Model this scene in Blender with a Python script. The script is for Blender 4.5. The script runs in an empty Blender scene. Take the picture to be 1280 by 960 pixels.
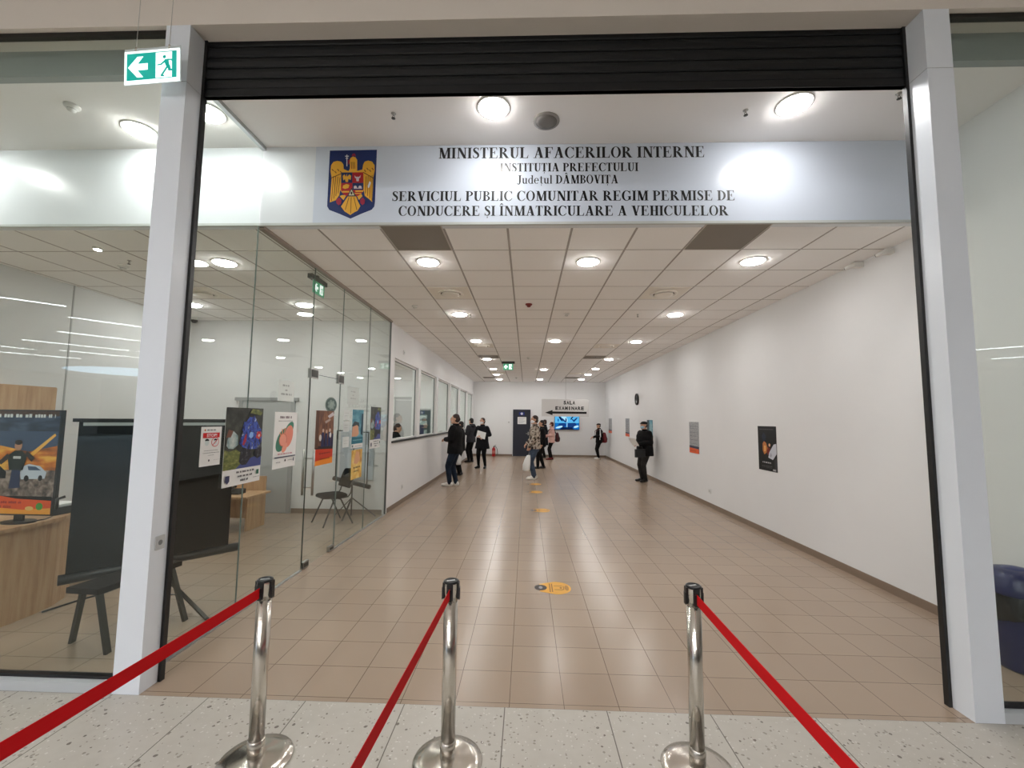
import bpy, bmesh, math, random
from mathutils import Vector, Matrix
random.seed(7)
SC = bpy.context.scene
COL = SC.collection
PI = math.pi

# ------------------------------------------------------------------ camera, world, exposure
cam_d = bpy.data.cameras.new('camera'); cam = bpy.data.objects.new('camera', cam_d); COL.objects.link(cam)
SC.camera = cam
cam_d.sensor_fit = 'HORIZONTAL'; cam_d.sensor_width = 36.0
cam_d.lens = 535.73 / 1280 * 36.0
cam_d.clip_start = 0.05; cam_d.clip_end = 200
yaw, pitch, roll = .0342, .0824, .0105
_fw = Vector((-math.sin(yaw)*math.cos(pitch), math.cos(yaw)*math.cos(pitch), math.sin(pitch)))
_r0 = Vector((math.cos(yaw), math.sin(yaw), 0)); _u0 = _r0.cross(_fw)
_r = math.cos(roll)*_r0 + math.sin(roll)*_u0; _u = -math.sin(roll)*_r0 + math.cos(roll)*_u0
cam.matrix_world = Matrix(((_r.x, _u.x, -_fw.x, 0), (_r.y, _u.y, -_fw.y, -2.764), (_r.z, _u.z, -_fw.z, 1.75), (0, 0, 0, 1)))
W = bpy.data.worlds.new('world'); SC.world = W; W.use_nodes = True
W.node_tree.nodes['Background'].inputs[0].default_value = (.8, .85, .9, 1)
W.node_tree.nodes['Background'].inputs[1].default_value = .05
SC.view_settings.view_transform = 'Standard'
try: SC.view_settings.look = 'None'
except Exception: pass
SC.view_settings.gamma = 1.0; SC.view_settings.use_curve_mapping = False
SC.view_settings.exposure = 0.22
SC.cycles.use_denoising = True
SC.cycles.max_bounces = 10; SC.cycles.diffuse_bounces = 5; SC.cycles.glossy_bounces = 5
SC.cycles.transmission_bounces = 6; SC.cycles.transparent_max_bounces = 16
SC.cycles.sample_clamp_indirect = 6.0
LAMP_LOW = 92.0       # corridor and office downlights (radiance)
LAMP_HIGH = 74.0      # downlights above the entrance strip
LAMP_MALL = 30.0      # linear lights of the mall hall
LAMP_FILL = 95.0  # unseen strips added behind the camera to light floor and columns

# ------------------------------------------------------------------ materials
def lin(c):
    return tuple(((v/255)/12.92 if v/255 <= .04045 else ((v/255+.055)/1.055)**2.4) for v in c)
_M = {}
def mat(name, rgb, rough=.5, metal=0.0, spec=.5, emit=0.0, coat=0.0):
    if name in _M: return _M[name]
    m = bpy.data.materials.new(name); m.use_nodes = True
    b = m.node_tree.nodes['Principled BSDF']; c = (*lin(rgb), 1)
    b.inputs['Base Color'].default_value = c; b.inputs['Roughness'].default_value = rough
    b.inputs['Metallic'].default_value = metal; b.inputs['Specular IOR Level'].default_value = spec
    b.inputs['Coat Weight'].default_value = coat
    if emit:
        b.inputs['Emission Color'].default_value = c; b.inputs['Emission Strength'].default_value = emit
    _M[name] = m
    return m
def ink(rgb, rough=.45):
    return mat('print_%02x%02x%02x' % tuple(rgb), rgb, rough, 0, .35)
def nodes(m):
    return m.node_tree.nodes, m.node_tree.links, m.node_tree.nodes['Principled BSDF']
class NT:
    def __init__(s, m): s.t = m.node_tree; s.n = s.t.nodes; s.l = s.t.links
    def new(s, kind, **kw):
        n = s.n.new(kind)
        for k, v in kw.items(): setattr(n, k, v)
        return n
    def math(s, op, a, b=None):
        n = s.n.new('ShaderNodeMath'); n.operation = op
        for i, v in enumerate((a, b)):
            if v is None: continue
            if hasattr(v, 'links') or hasattr(v, 'is_linked'): s.l.new(v, n.inputs[i])
            else: n.inputs[i].default_value = v
        return n.outputs[0]
    def pos(s):
        g = s.n.new('ShaderNodeNewGeometry'); x = s.n.new('ShaderNodeSeparateXYZ'); s.l.new(g.outputs['Position'], x.inputs[0])
        return g.outputs['Position'], x.outputs[0], x.outputs[1], x.outputs[2]
    def line(s, coord, off, pitch, width):         # 1 on a joint line
        f = s.math('FRACT', s.math('DIVIDE', s.math('SUBTRACT', coord, off), pitch))
        d = s.math('MULTIPLY', s.math('SUBTRACT', .5, s.math('ABSOLUTE', s.math('SUBTRACT', f, .5))), pitch)
        return s.math('LESS_THAN', d, width/2)
    def mix(s, f, a, b):
        n = s.n.new('ShaderNodeMix'); n.data_type = 'RGBA'
        if hasattr(f, 'is_linked'): s.l.new(f, n.inputs[0])
        else: n.inputs[0].default_value = f
        for i, v in ((6, a), (7, b)):
            if hasattr(v, 'is_linked'): s.l.new(v, n.inputs[i])
            else: n.inputs[i].default_value = (*lin(v), 1)
        return n.outputs[2]
    def noise(s, vec, scale, detail=3, rough=.5):
        n = s.n.new('ShaderNodeTexNoise'); n.inputs['Scale'].default_value = scale; n.inputs['Detail'].default_value = detail
        n.inputs['Roughness'].default_value = rough
        if vec is not None: s.l.new(vec, n.inputs['Vector'])
        return n
    def ramp(s, f, stops, const=False):
        r = s.n.new('ShaderNodeValToRGB'); cr = r.color_ramp
        if const: cr.interpolation = 'CONSTANT'
        while len(cr.elements) > 1: cr.elements.remove(cr.elements[-1])
        cr.elements[0].position = stops[0][0]; cr.elements[0].color = (*lin(stops[0][1]), 1)
        for p, c in stops[1:]:
            e = cr.elements.new(p); e.color = (*lin(c), 1)
        s.l.new(f, r.inputs[0])
        return r.outputs[0]
    def base(s, sock): s.l.new(sock, s.n['Principled BSDF'].inputs['Base Color'])
    def bump(s, h, strength=.2, dist=.01):
        b = s.n.new('ShaderNodeBump'); b.inputs['Strength'].default_value = strength; b.inputs['Distance'].default_value = dist
        s.l.new(h, b.inputs['Height']); s.l.new(b.outputs[0], s.n['Principled BSDF'].inputs['Normal'])

def noise_print(name, scale, stops, stretch=(1, 1, 1), detail=4, const=False):
    if name in _M: return _M[name]
    m = mat(name, (128, 128, 128), .4); t = NT(m)
    tc = t.new('ShaderNodeTexCoord'); mp = t.new('ShaderNodeMapping'); mp.inputs['Scale'].default_value = stretch
    t.l.new(tc.outputs['Object'], mp.inputs[0])
    t.base(t.ramp(t.noise(mp.outputs[0], scale, detail).outputs[0], stops, const))
    return m

# shop floor of brown tiles
M_tile = mat('brown_floor_tile', (150, 126, 106), .33, 0, .55); t = NT(M_tile)
p, px, py, pz = t.pos()
lm = t.math('MAXIMUM', t.line(px, -.427, .336, .0045), t.line(py, .04, .336, .0045))
cell = t.new('ShaderNodeCombineXYZ')
t.l.new(t.math('FLOOR', t.math('DIVIDE', t.math('ADD', px, .427), .336)), cell.inputs[0])
t.l.new(t.math('FLOOR', t.math('DIVIDE', t.math('SUBTRACT', py, .04), .336)), cell.inputs[1])
wn = t.new('ShaderNodeTexWhiteNoise'); wn.noise_dimensions = '3D'; t.l.new(cell.outputs[0], wn.inputs[0])
c1 = t.mix(wn.outputs[0], (161, 142, 124), (166, 147, 128))
n1 = t.noise(p, 3.0, 5)
c2 = t.mix(t.math('MULTIPLY', n1.outputs[0], .35), c1, (155, 136, 118))
t.base(t.mix(lm, c2, (104, 88, 73)))
t.n['Principled BSDF'].inputs['Roughness'].default_value = .25

# mall floor of speckled terrazzo
M_terr = mat('speckled_terrazzo', (196, 192, 182), .35, 0, .4); t = NT(M_terr)
p, px, py, pz = t.pos()
def chips(scale, th, seed):
    mp = t.new('ShaderNodeMapping'); mp.inputs['Location'].default_value = (seed, seed*.7, 0); t.l.new(p, mp.inputs[0])
    nz = t.noise(mp.outputs[0], scale*.7, 2)
    ad = t.new('ShaderNodeVectorMath', operation='MULTIPLY_ADD'); ad.inputs[1].default_value = (.02, .02, 0)
    t.l.new(nz.outputs[1], ad.inputs[0]); t.l.new(mp.outputs[0], ad.inputs[2])
    v = t.new('ShaderNodeTexVoronoi'); v.inputs['Scale'].default_value = scale; t.l.new(ad.outputs[0], v.inputs['Vector'])
    sp = t.new('ShaderNodeSeparateColor'); t.l.new(v.outputs['Color'], sp.inputs[0])
    near = t.math('LESS_THAN', v.outputs['Distance'], t.math('ADD', .12, t.math('MULTIPLY', sp.outputs[1], .26)))
    return t.math('MULTIPLY', near, t.math('LESS_THAN', sp.outputs[0], th))
cc = t.mix(t.noise(p, 14, 4).outputs[0], (192, 188, 179), (180, 175, 165))
cc = t.mix(chips(44, .3, 0), cc, (146, 139, 129))
cc = t.mix(chips(34, .13, 5.1), cc, (112, 105, 96))
cc = t.mix(chips(60, .22, 9.3), cc, (206, 203, 196))
jm = t.math('MAXIMUM', t.line(px, -.735, .617, .006), t.line(py, 0, .617, .004))
t.base(t.mix(jm, cc, (104, 98, 90)))

# mineral ceiling tile with grid
M_ceil = mat('ceiling_tile', (214, 206, 198), .9, 0, .2); t = NT(M_ceil)
p, px, py, pz = t.pos()
lm = t.math('MAXIMUM', t.line(px, -1.427, .6165, .022), t.line(py, 1.106, .635, .016))
ct = t.mix(t.noise(p, 60, 3).outputs[0], (249, 247, 245), (252, 250, 248))
t.base(t.mix(lm, ct, (170, 164, 159)))

M_white = mat('white_wall_paint', (226, 223, 219), .7, 0, .25); t = NT(M_white)
p, px, py, pz = t.pos()
t.base(t.mix(t.noise(p, 1.3, 4).outputs[0], (224, 224, 224), (230, 230, 230)))
t.bump(t.noise(p, 160, 2).outputs[0], .05, .002)
M_plaster = mat('plaster_ceiling_paint', (246, 243, 241), .8, 0, .2)
M_bulk = mat('glossy_white_panel', (226, 230, 234), .26, 0, .45)
M_banner = mat('banner_vinyl', (208, 216, 228), .24, 0, .5)
M_col = mat('white_aluminium_panel', (230, 236, 243), .3, .0, .5)
M_fascia = mat('beige_fascia_panel', (222, 214, 205), .5, 0, .4)
M_alu = mat('brushed_aluminium', (190, 192, 192), .35, .9)
M_chan = mat('pale_grey_channel', (190, 195, 198), .4)
M_steel = mat('satin_steel', (170, 168, 164), .3, 1.0)
M_chrome = mat('polished_steel', (216, 211, 203), .2, 1.0)
M_black = mat('black_plastic', (22, 22, 23), .4)
M_shut = mat('black_shutter', (11, 13, 16), .5, 0, .35)
M_rail = mat('black_rail', (20, 20, 20), .45)
M_base = mat('brown_skirting', (128, 110, 94), .45)
M_dark = mat('dark_metal', (52, 50, 46), .4, .3)
M_red = mat('red_belt_webbing', (206, 10, 20), .75, 0, .2)
M_green = mat('sign_green', (0, 158, 146), .35, 0, .5, .6)
M_litwhite = mat('sign_white_lit', (240, 250, 248), .35, 0, .5, .9)
M_acryl = mat('acrylic_edge', (214, 222, 224), .15)
M_paper = mat('white_paper', (236, 236, 234), .7)
M_skin = mat('skin', (196, 150, 124), .5)
M_navy = mat('navy_door_paint', (30, 34, 48), .4)
M_greydoor = mat('grey_door_paint', (176, 178, 178), .5)
M_blueplastic = mat('navy_plastic', (28, 34, 82), .35)
M_bag = mat('black_bin_liner', (24, 24, 26), .25)
M_ledge = mat('dark_stone_ledge', (40, 40, 42), .3)
M_frame = mat('white_window_frame', (232, 232, 230), .4)
M_vent = mat('grey_vent_mesh', (140, 133, 125), .8)
M_screen = mat('projection_screen_black', (15, 15, 15), .8, 0, .1)
M_lampw = mat('lamp_ring_white', (236, 234, 230), .5)

M_wood = mat('light_oak_laminate', (196, 160, 122), .45); t = NT(M_wood)
tc = t.new('ShaderNodeTexCoord'); mp = t.new('ShaderNodeMapping'); mp.inputs['Scale'].default_value = (9, 9, .8)
t.l.new(tc.outputs['Object'], mp.inputs[0])
t.base(t.ramp(t.noise(mp.outputs[0], 2.2, 6, .6).outputs[0], [(.3, (176, 136, 100)), (.5, (197, 160, 122)), (.72, (208, 174, 136))]))

def lens_mat(name, strength, rgb=(251, 249, 247)):
    m = bpy.data.materials.new(name); m.use_nodes = True
    n, l = m.node_tree.nodes, m.node_tree.links; n.clear()
    e = n.new('ShaderNodeEmission'); o = n.new('ShaderNodeOutputMaterial')
    e.inputs[0].default_value = (*lin(rgb), 1); e.inputs[1].default_value = strength
    l.new(e.outputs[0], o.inputs[0]); return m
M_low = lens_mat('downlight_lens', LAMP_LOW); M_high = lens_mat('entrance_downlight_lens', LAMP_HIGH)
M_mall = lens_mat('linear_light_lens', LAMP_MALL, (246, 248, 255)); M_fill = lens_mat('linear_fill_lens', LAMP_FILL, (250, 249, 252))
M_sky = lens_mat('skylight_glow', 6.5, (190, 216, 244))

def glass_mat(name, tint, refl=1.0):
    m = bpy.data.materials.new(name); m.use_nodes = True
    n, l = m.node_tree.nodes, m.node_tree.links; n.clear()
    o = n.new('ShaderNodeOutputMaterial'); mx = n.new('ShaderNodeMixShader'); tr = n.new('ShaderNodeBsdfTransparent'); gl = n.new('ShaderNodeBsdfGlossy')
    ge = n.new('ShaderNodeNewGeometry'); dt = n.new('ShaderNodeVectorMath'); dt.operation = 'DOT_PRODUCT'
    l.new(ge.outputs['Normal'], dt.inputs[0]); l.new(ge.outputs['Incoming'], dt.inputs[1])
    def mth(op, x, y=None):
        q = n.new('ShaderNodeMath'); q.operation = op
        for i, v in enumerate((x, y)):
            if v is None: continue
            if isinstance(v, (int, float)): q.inputs[i].default_value = v
            else: l.new(v, q.inputs[i])
        return q.outputs[0]
    sch = mth('ADD', .04, mth('MULTIPLY', .96, mth('POWER', mth('SUBTRACT', 1.0, mth('ABSOLUTE', dt.outputs['Value'])), 5.0)))
    l.new(mth('MULTIPLY', sch, refl), mx.inputs[0])
    tr.inputs[0].default_value = (*lin(tint), 1); gl.inputs[0].default_value = (.95, 1, .98, 1); gl.inputs[1].default_value = 0.0
    l.new(tr.outputs[0], mx.inputs[1]); l.new(gl.outputs[0], mx.inputs[2]); l.new(mx.outputs[0], o.inputs[0])
    return m
M_glass = glass_mat('clear_glass', (247, 250, 248), .75)
M_gedge = mat('glass_edge_dark', (44, 56, 52), .2)
M_gedgel = mat('glass_edge_pale', (112, 124, 120), .2)

# ------------------------------------------------------------------ mesh builder
class MB:
    def __init__(s): s.v = []; s.f = []; s.m = []; s.mats = []; s.sm = []; s.T = Matrix.Identity(4)
    def mi(s, m):
        if m not in s.mats: s.mats.append(m)
        return s.mats.index(m)
    def add(s, vs, fs, m, smooth=False):
        o = len(s.v); s.v += [tuple(s.T @ Vector(v)) for v in vs]; k = s.mi(m)
        for f in fs: s.f.append(tuple(i+o for i in f)); s.m.append(k); s.sm.append(smooth)
    def box(s, a, b, m):
        x0, y0, z0 = a; x1, y1, z1 = b
        s.add([(x0,y0,z0),(x1,y0,z0),(x1,y1,z0),(x0,y1,z0),(x0,y0,z1),(x1,y0,z1),(x1,y1,z1),(x0,y1,z1)],
              [(0,3,2,1),(4,5,6,7),(0,1,5,4),(1,2,6,5),(2,3,7,6),(3,0,4,7)], m)
    def rbox(s, a, b, r, m, seg=3):                   # box with rounded vertical edges
        x0, y0, z0 = a; x1, y1, z1 = b; pts = []
        for cx, cy, a0 in ((x1-r, y1-r, 0), (x0+r, y1-r, 90), (x0+r, y0+r, 180), (x1-r, y0+r, 270)):
            for k in range(seg+1):
                q = math.radians(a0+90*k/seg); pts.append((cx+r*math.cos(q), cy+r*math.sin(q)))
        s.prism(pts, z0, z1, m)
    def prism(s, pts, z0, z1, m):
        n = len(pts)
        s.add([(x, y, z0) for x, y in pts]+[(x, y, z1) for x, y in pts],
              [tuple(reversed(range(n))), tuple(range(n, 2*n))]+[(i, (i+1) % n, n+(i+1) % n, n+i) for i in range(n)], m)
    def lathe(s, prof, c, m, seg=28, smooth=True, axis=None):      # prof: (r, z)
        vs, fs = [], []
        for r, z in prof:
            for k in range(seg):
                q = 2*PI*k/seg; vs.append((r*math.cos(q), r*math.sin(q), z))
        for i in range(len(prof)-1):
            for k in range(seg):
                k2 = (k+1) % seg; fs.append((i*seg+k, i*seg+k2, (i+1)*seg+k2, (i+1)*seg+k))
        fs.append(tuple(reversed(range(seg)))); fs.append(tuple(range((len(prof)-1)*seg, len(prof)*seg)))
        R = axis if axis is not None else Matrix.Identity(3)
        vs = [tuple(R @ Vector(v) + Vector(c)) for v in vs]
        s.add(vs, fs, m, smooth)
    def tube(s, pts, r, m, seg=10, smooth=True, cap=True):
        pts = [Vector(p) for p in pts]; n = len(pts); vs, fs = [], []
        rs = r if isinstance(r, (list, tuple)) else [r]*n
        up = None
        for i, p in enumerate(pts):
            d = (pts[min(i+1, n-1)]-pts[max(i-1, 0)]).normalized()
            if up is None or abs(d.dot(up)) > .95: up = Vector((0, 0, 1)) if abs(d.z) < .9 else Vector((1, 0, 0))
            a = d.cross(up).normalized(); b = d.cross(a).normalized(); up = -b if False else up
            for k in range(seg):
                q = 2*PI*k/seg; vs.append(tuple(p+a*rs[i]*math.cos(q)+b*rs[i]*math.sin(q)))
        for i in range(n-1):
            for k in range(seg):
                k2 = (k+1) % seg; fs.append((i*seg+k, i*seg+k2, (i+1)*seg+k2, (i+1)*seg+k))
        if cap: fs += [tuple(range(seg)), tuple(range((n-1)*seg, n*seg))]
        s.add(vs, fs, m, smooth)
    def bar(s, p, q, w, h, m, up=(0, 0, 1)):           # rectangular bar between two points
        p, q = Vector(p), Vector(q); d = (q-p).normalized(); up = Vector(up)
        if abs(d.dot(up)) > .95: up = Vector((1, 0, 0))
        a = d.cross(up).normalized()*w/2; b = a.cross(d).normalized()*h/2
        vs = [e+sa*a+sb*b for e in (p, q) for sa, sb in ((-1,-1),(1,-1),(1,1),(-1,1))]
        s.add(vs, [(0,3,2,1),(4,5,6,7),(0,1,5,4),(1,2,6,5),(2,3,7,6),(3,0,4,7)], m)
    def sphere(s, c, r, m, seg=14, rings=9, rot=None):
        if not isinstance(r, (tuple, list)): r = (r, r, r)
        vs, fs = [(0, 0, r[2])], []
        for i in range(1, rings):
            a = PI*i/rings
            for k in range(seg):
                q = 2*PI*k/seg; vs.append((r[0]*math.sin(a)*math.cos(q), r[1]*math.sin(a)*math.sin(q), r[2]*math.cos(a)))
        vs.append((0, 0, -r[2])); e = len(vs)-1
        for k in range(seg):
            k2 = (k+1) % seg; fs.append((0, 1+k, 1+k2)); fs.append((e, e-seg+k2, e-seg+k))
            for i in range(rings-2): fs.append((1+i*seg+k, 1+(i+1)*seg+k, 1+(i+1)*seg+k2, 1+i*seg+k2))
        R = rot if rot is not None else Matrix.Identity(3)
        s.add([tuple(R @ Vector(v)+Vector(c)) for v in vs], fs, m, True)
    def cone(s, p0, r0, p1, r1, m, seg=14):             # tapered capsule as closed pieces
        s.sphere(p0, r0, m, seg, 8); s.sphere(p1, r1, m, seg, 8); s.tube([p0, p1], [r0, r1], m, seg)
    def loft(s, rings, m, seg=20):                      # rings: (cx, cy, z, rx, ry)
        vs, fs = [], []; n = len(rings)
        for cx, cy, z, rx, ry in rings:
            for k in range(seg):
                q = 2*PI*k/seg; c_, s_ = math.cos(q), math.sin(q)
                e = .82
                vs.append((cx+rx*math.copysign(abs(c_)**e, c_), cy+ry*math.copysign(abs(s_)**e, s_), z))
        for i in range(n-1):
            for k in range(seg):
                k2 = (k+1) % seg; fs.append((i*seg+k, i*seg+k2, (i+1)*seg+k2, (i+1)*seg+k))
        fs += [tuple(reversed(range(seg))), tuple(range((n-1)*seg, n*seg))]
        s.add(vs, fs, m, True)
    def flat(s, pts, m, z=0.0):                         # polygon in local xy
        s.add([(x, y, z) for x, y in pts], [tuple(range(len(pts)))], m)
    def build(s, name, parent=None, loc=None, fix=True):
        me = bpy.data.meshes.new(name); o0 = Vector(loc) if loc is not None else Vector((0, 0, 0))
        me.from_pydata([tuple(Vector(v)-o0) for v in s.v], [], s.f)
        for m in s.mats: me.materials.append(m)
        me.polygons.foreach_set('material_index', s.m); me.polygons.foreach_set('use_smooth', s.sm); me.update()
        if fix:
            bm = bmesh.new(); bm.from_mesh(me); bmesh.ops.recalc_face_normals(bm, faces=bm.faces); bm.to_mesh(me); bm.free()
        o = bpy.data.objects.new(name, me); COL.objects.link(o); o.location = o0
        if parent is not None:
            o.parent = parent; o.matrix_parent_inverse = parent_inv(parent)
        return o
def parent_inv(pr):
    ch = []; q = pr
    M = Matrix.Identity(4)
    while q is not None: ch.append(q); q = q.parent
    for q in reversed(ch):
        M = M @ q.matrix_parent_inverse @ q.matrix_basis
    return M.inverted()
def tag(o, label, cat, group=None):
    o['label'] = label; o['category'] = cat
    if group: o['group'] = group
    return o
def struct(o, label=None, cat=None):
    o['kind'] = 'structure'
    if label: o['label'] = label
    if cat: o['category'] = cat
    return o
def empty(name, loc, label, cat, group=None, rot=0.0):
    o = bpy.data.objects.new(name, None); COL.objects.link(o); o.location = loc; o.rotation_euler = (0, 0, rot); o.empty_display_size = .1
    return tag(o, label, cat, group)
def one(fn, name, parent=None, **kw):
    b = MB(); fn(b); return b.build(name, parent, **kw)
def copy_thing(root, loc, label, rot=None, group=None):
    r = root.copy(); COL.objects.link(r); r.location = loc; r['label'] = label
    if rot is not None: r.rotation_euler = (0, 0, rot)
    if group: r['group'] = group
    for ch in list(root.children):
        c = ch.copy(); COL.objects.link(c); c.parent = r; c.matrix_parent_inverse = ch.matrix_parent_inverse.copy()
        for g in list(ch.children):
            d = g.copy(); COL.objects.link(d); d.parent = c; d.matrix_parent_inverse = g.matrix_parent_inverse.copy()
    return r
# text from Blender's built-in face, as flat polygons
_tc = {}
def text_geo(txt, bold=0.0, space=1.0):
    key = (txt, bold, space)
    if key in _tc: return _tc[key]
    c = bpy.data.curves.new('t', 'FONT'); c.body = txt; c.size = 1.0; c.offset = bold; c.resolution_u = 3; c.space_character = space
    c.fill_mode = 'FRONT' if hasattr(c, 'fill_mode') else c.fill_mode
    o = bpy.data.objects.new('t', c); COL.objects.link(o)
    me = bpy.data.meshes.new_from_object(o.evaluated_get(bpy.context.evaluated_depsgraph_get()))
    vs = [(v.co.x, v.co.y) for v in me.vertices]; fs = [tuple(p.vertices) for p in me.polygons]
    bpy.data.objects.remove(o); bpy.data.curves.remove(c); bpy.data.meshes.remove(me)
    x0 = min(v[0] for v in vs); x1 = max(v[0] for v in vs); y0 = min(v[1] for v in vs); y1 = max(v[1] for v in vs)
    vs = [((x-x0)/(x1-x0), (y-y0)/(y1-y0)) for x, y in vs]
    _tc[key] = (vs, fs, (x1-x0)/(y1-y0)); return _tc[key]
def put_text(b, txt, x0, y0, x1, y1, m, z, bold=0.02, space=1.0):     # fills the box
    vs, fs, _ = text_geo(txt, bold, space)
    b.add([(x0+(x1-x0)*x, y0+(y1-y0)*y, z) for x, y in vs], fs, m)
def frame(o, u, v):                                      # matrix: local x along u, y along v, z out of the sheet
    u = Vector(u).normalized(); v = Vector(v).normalized(); n = u.cross(v)
    return Matrix(((u.x, v.x, n.x, o[0]), (u.y, v.y, n.y, o[1]), (u.z, v.z, n.z, o[2]), (0, 0, 0, 1)))
def ell(cx, cy, rx, ry, n=22, rot=0.0, a0=0, a1=360):
    out = []
    for k in range(n):
        q = math.radians(a0+(a1-a0)*k/(n if abs(a1-a0) >= 360 else n-1)); x, y = rx*math.cos(q), ry*math.sin(q)
        out.append((cx+x*math.cos(rot)-y*math.sin(rot), cy+x*math.sin(rot)+y*math.cos(rot)))
    return out
def rect(x0, y0, x1, y1): return [(x0, y0), (x1, y0), (x1, y1), (x0, y1)]

# ------------------------------------------------------------------ the room
XL, XR = -2.56, 3.79          # glass partition / right wall
YB, YE = 1.11, 18.0           # bulkhead / end wall
ZC, ZH = 3.578, 4.355         # tiled ceiling / entrance strip ceiling
OXL = -6.43                   # far side of the office
YO = 5.12                     # wall between office and clerks' room
def S(fn, name): return struct(one(fn, name))
S(lambda b: b.box((OXL-.2, 0, -.1), (XR+.2, YE+.2, 0), M_tile), 'floor')
S(lambda b: b.box((-40, -36, -.1), (30, 0, 0), M_terr), 'floor_mall')
S(lambda b: b.box((OXL-.2, YB+.1, ZC), (XR+.2, YE+.2, ZC+.1), M_ceil), 'ceiling')
S(lambda b: b.box((OXL-.2, .26, ZH), (XR+.2, YB+.2, ZH+.08), M_plaster), 'ceiling_entrance')
S(lambda b: b.box((-40, -36, 5.2), (30, .4, 5.3), M_plaster), 'ceiling_mall')
S(lambda b: b.box((XR, .2, 0), (XR+.2, YE+.2, 4.6), M_white), 'wall_right')
S(lambda b: b.box((OXL-.2, YE, 0), (XR+.2, YE+.2, ZC+.1), M_white), 'wall_back')
S(lambda b: b.box((OXL-.2, .2, 0), (OXL, YE+.2, 4.6), M_white), 'wall_left')
S(lambda b: b.box((OXL, YO, 0), (-2.72, YO+.14, ZC), M_white), 'wall_office')
S(lambda b: b.box((OXL, YB, ZC), (XR, YB+.1, ZH), M_bulk), 'wall_bulkhead')
S(lambda b: b.box((OXL-.2, .2, ZH-.02), (XR+.2, .26, 4.75), mat('grey_closing_panel', (150, 158, 156), .5)), 'trim_1')
S(lambda b: (b.box((OXL, YB-.012, ZC-.012), (XR, YB+.015, ZC+.012), mat('ceiling_edge_trim', (190, 194, 192), .7))), 'trim_2')
# mall hall beyond the camera
S(lambda b: b.box((-40.2, -36, 0), (-40, 0, 5.3), M_fascia), 'wall_mall_left')
S(lambda b: b.box((30, -36, 0), (30.2, 0, 5.3), M_fascia), 'wall_mall_right')
S(lambda b: b.box((-40, -36.2, 0), (30, -36, 5.3), mat('mall_far_wall', (150, 146, 140), .6)), 'wall_mall_far')
S(lambda b: (b.box((-40, 0, 0), (OXL-.2, .2, 5.3), M_fascia), b.box((XR+.2, 0, 0), (30, .2, 5.3), M_fascia)), 'wall_mall_front')
# fascia above the shopfront, panel joints cut in as narrow gaps
def fas(b):
    b.box((OXL-.2, -.0, 4.537), (XR+.2, .03, 5.2), M_fascia)
    b.box((OXL-.2, .02, 4.545), (XR+.2, .2, 5.2), M_fascia)
S(fas, 'trim_3')
# skirting
S(lambda b: b.box((XR-.012, .2, 0), (XR, YE, .085), M_base), 'baseboard_right')
S(lambda b: (b.box((-2.574, YE-.012, 0), (-.66, YE, .085), M_base), b.box((.22, YE-.012, 0), (XR-.012, YE, .085), M_base)), 'baseboard_back')
S(lambda b: b.box((-2.574, YO+.14, 0), (-2.562, YE-.012, .085), M_base), 'baseboard_left')
S(lambda b: (b.box((OXL, YO-.012, 0), (-5.38, YO, .085), M_base), b.box((-4.30, YO-.012, 0), (-2.62, YO, .085), M_base)), 'baseboard_office')
S(lambda b: b.box((OXL, 2.97, 0), (OXL+.006, 2.99, ZC), mat('wall_joint_grey', (178, 180, 178), .6)), 'trim_4')

# partition wall with the counter windows
WIN = [(5.46+2.085*k, 5.46+2.085*k+1.86) for k in range(6)]
WZ0, WZ1 = 1.31, 2.93
def wl(b):
    b.box((-2.72, YO, 0), (-2.574, YE, WZ0), M_white); b.box((-2.72, YO, WZ1), (-2.574, YE, ZC), M_white)
    ys = [YO]+[v for w in WIN for v in w]+[YE]
    for i in range(0, len(ys), 2): b.box((-2.72, ys[i], WZ0), (-2.574, ys[i+1], WZ1), M_white)
S(wl, 'wall_counter')
S(lambda b: b.box((-2.86, 5.4, WZ0-.035), (-2.545, YE-.02, WZ0), M_ledge), 'trim_5')
for k, (a, c) in enumerate(WIN):
    w = MB(); w.box((-2.648, a+.03, WZ0+.035), (-2.642, c-.03, WZ1-.035), M_glass)
    w = struct(w.build('window_%d' % (k+1)))
    fr = MB()
    for y0, y1, z0, z1 in ((a, c, WZ0, WZ0+.035), (a, c, WZ1-.035, WZ1), (a, a+.035, WZ0, WZ1), (c-.035, c, WZ0, WZ1)):
        fr.box((-2.67, y0, z0), (-2.62, y1, z1), M_frame)
    fr.build('window_frame', w)
    fr = MB()
    for y0, y1, z0, z1 in ((a+.035, c-.035, WZ1-.044, WZ1-.035), (c-.044, c-.035, WZ0+.035, WZ1-.044)):
        fr.box((-2.655, y0, z0), (-2.63, y1, z1), mat('gasket_grey', (96, 102, 102), .6))
    fr.build('gasket', w)

# columns
def column(x0, x1, name, seam):
    b = MB(); b.box((x0, 0, 0), (x1, .135, seam-.002), M_col); b.box((x0, 0, seam+.002), (x1, .135, 4.537), M_col)
    b.box((x0+.003, .003, seam-.01), (x1-.003, .13, seam+.01), M_dark)
    return struct(b.build(name))
cl = column(-2.597, -2.42, 'column_left', 4.11)
cr_ = column(2.653, 2.822, 'column_right', 4.115)
def sock(b):
    b.T = frame((-2.42, .07, .915), (0, 1, 0), (0, 0, 1))
    b.rbox((-.035, -.045, 0), (.035, .045, .006), .006, mat('outlet_grey', (190, 192, 192), .4)); b.flat(ell(0, 0, .017, .017), ink((120, 122, 124)), .0066)
tag(one(sock, 'socket_plate'), 'pale square socket plate low on the left white column', 'socket')
# shutter guide rails
S(lambda b: b.box((-2.44, .135, 0), (-2.40, .17, 4.6), M_rail), 'trim_6')
S(lambda b: b.box((2.633, .135, 0), (2.673, .17, 4.6), M_rail), 'trim_7')
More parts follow.
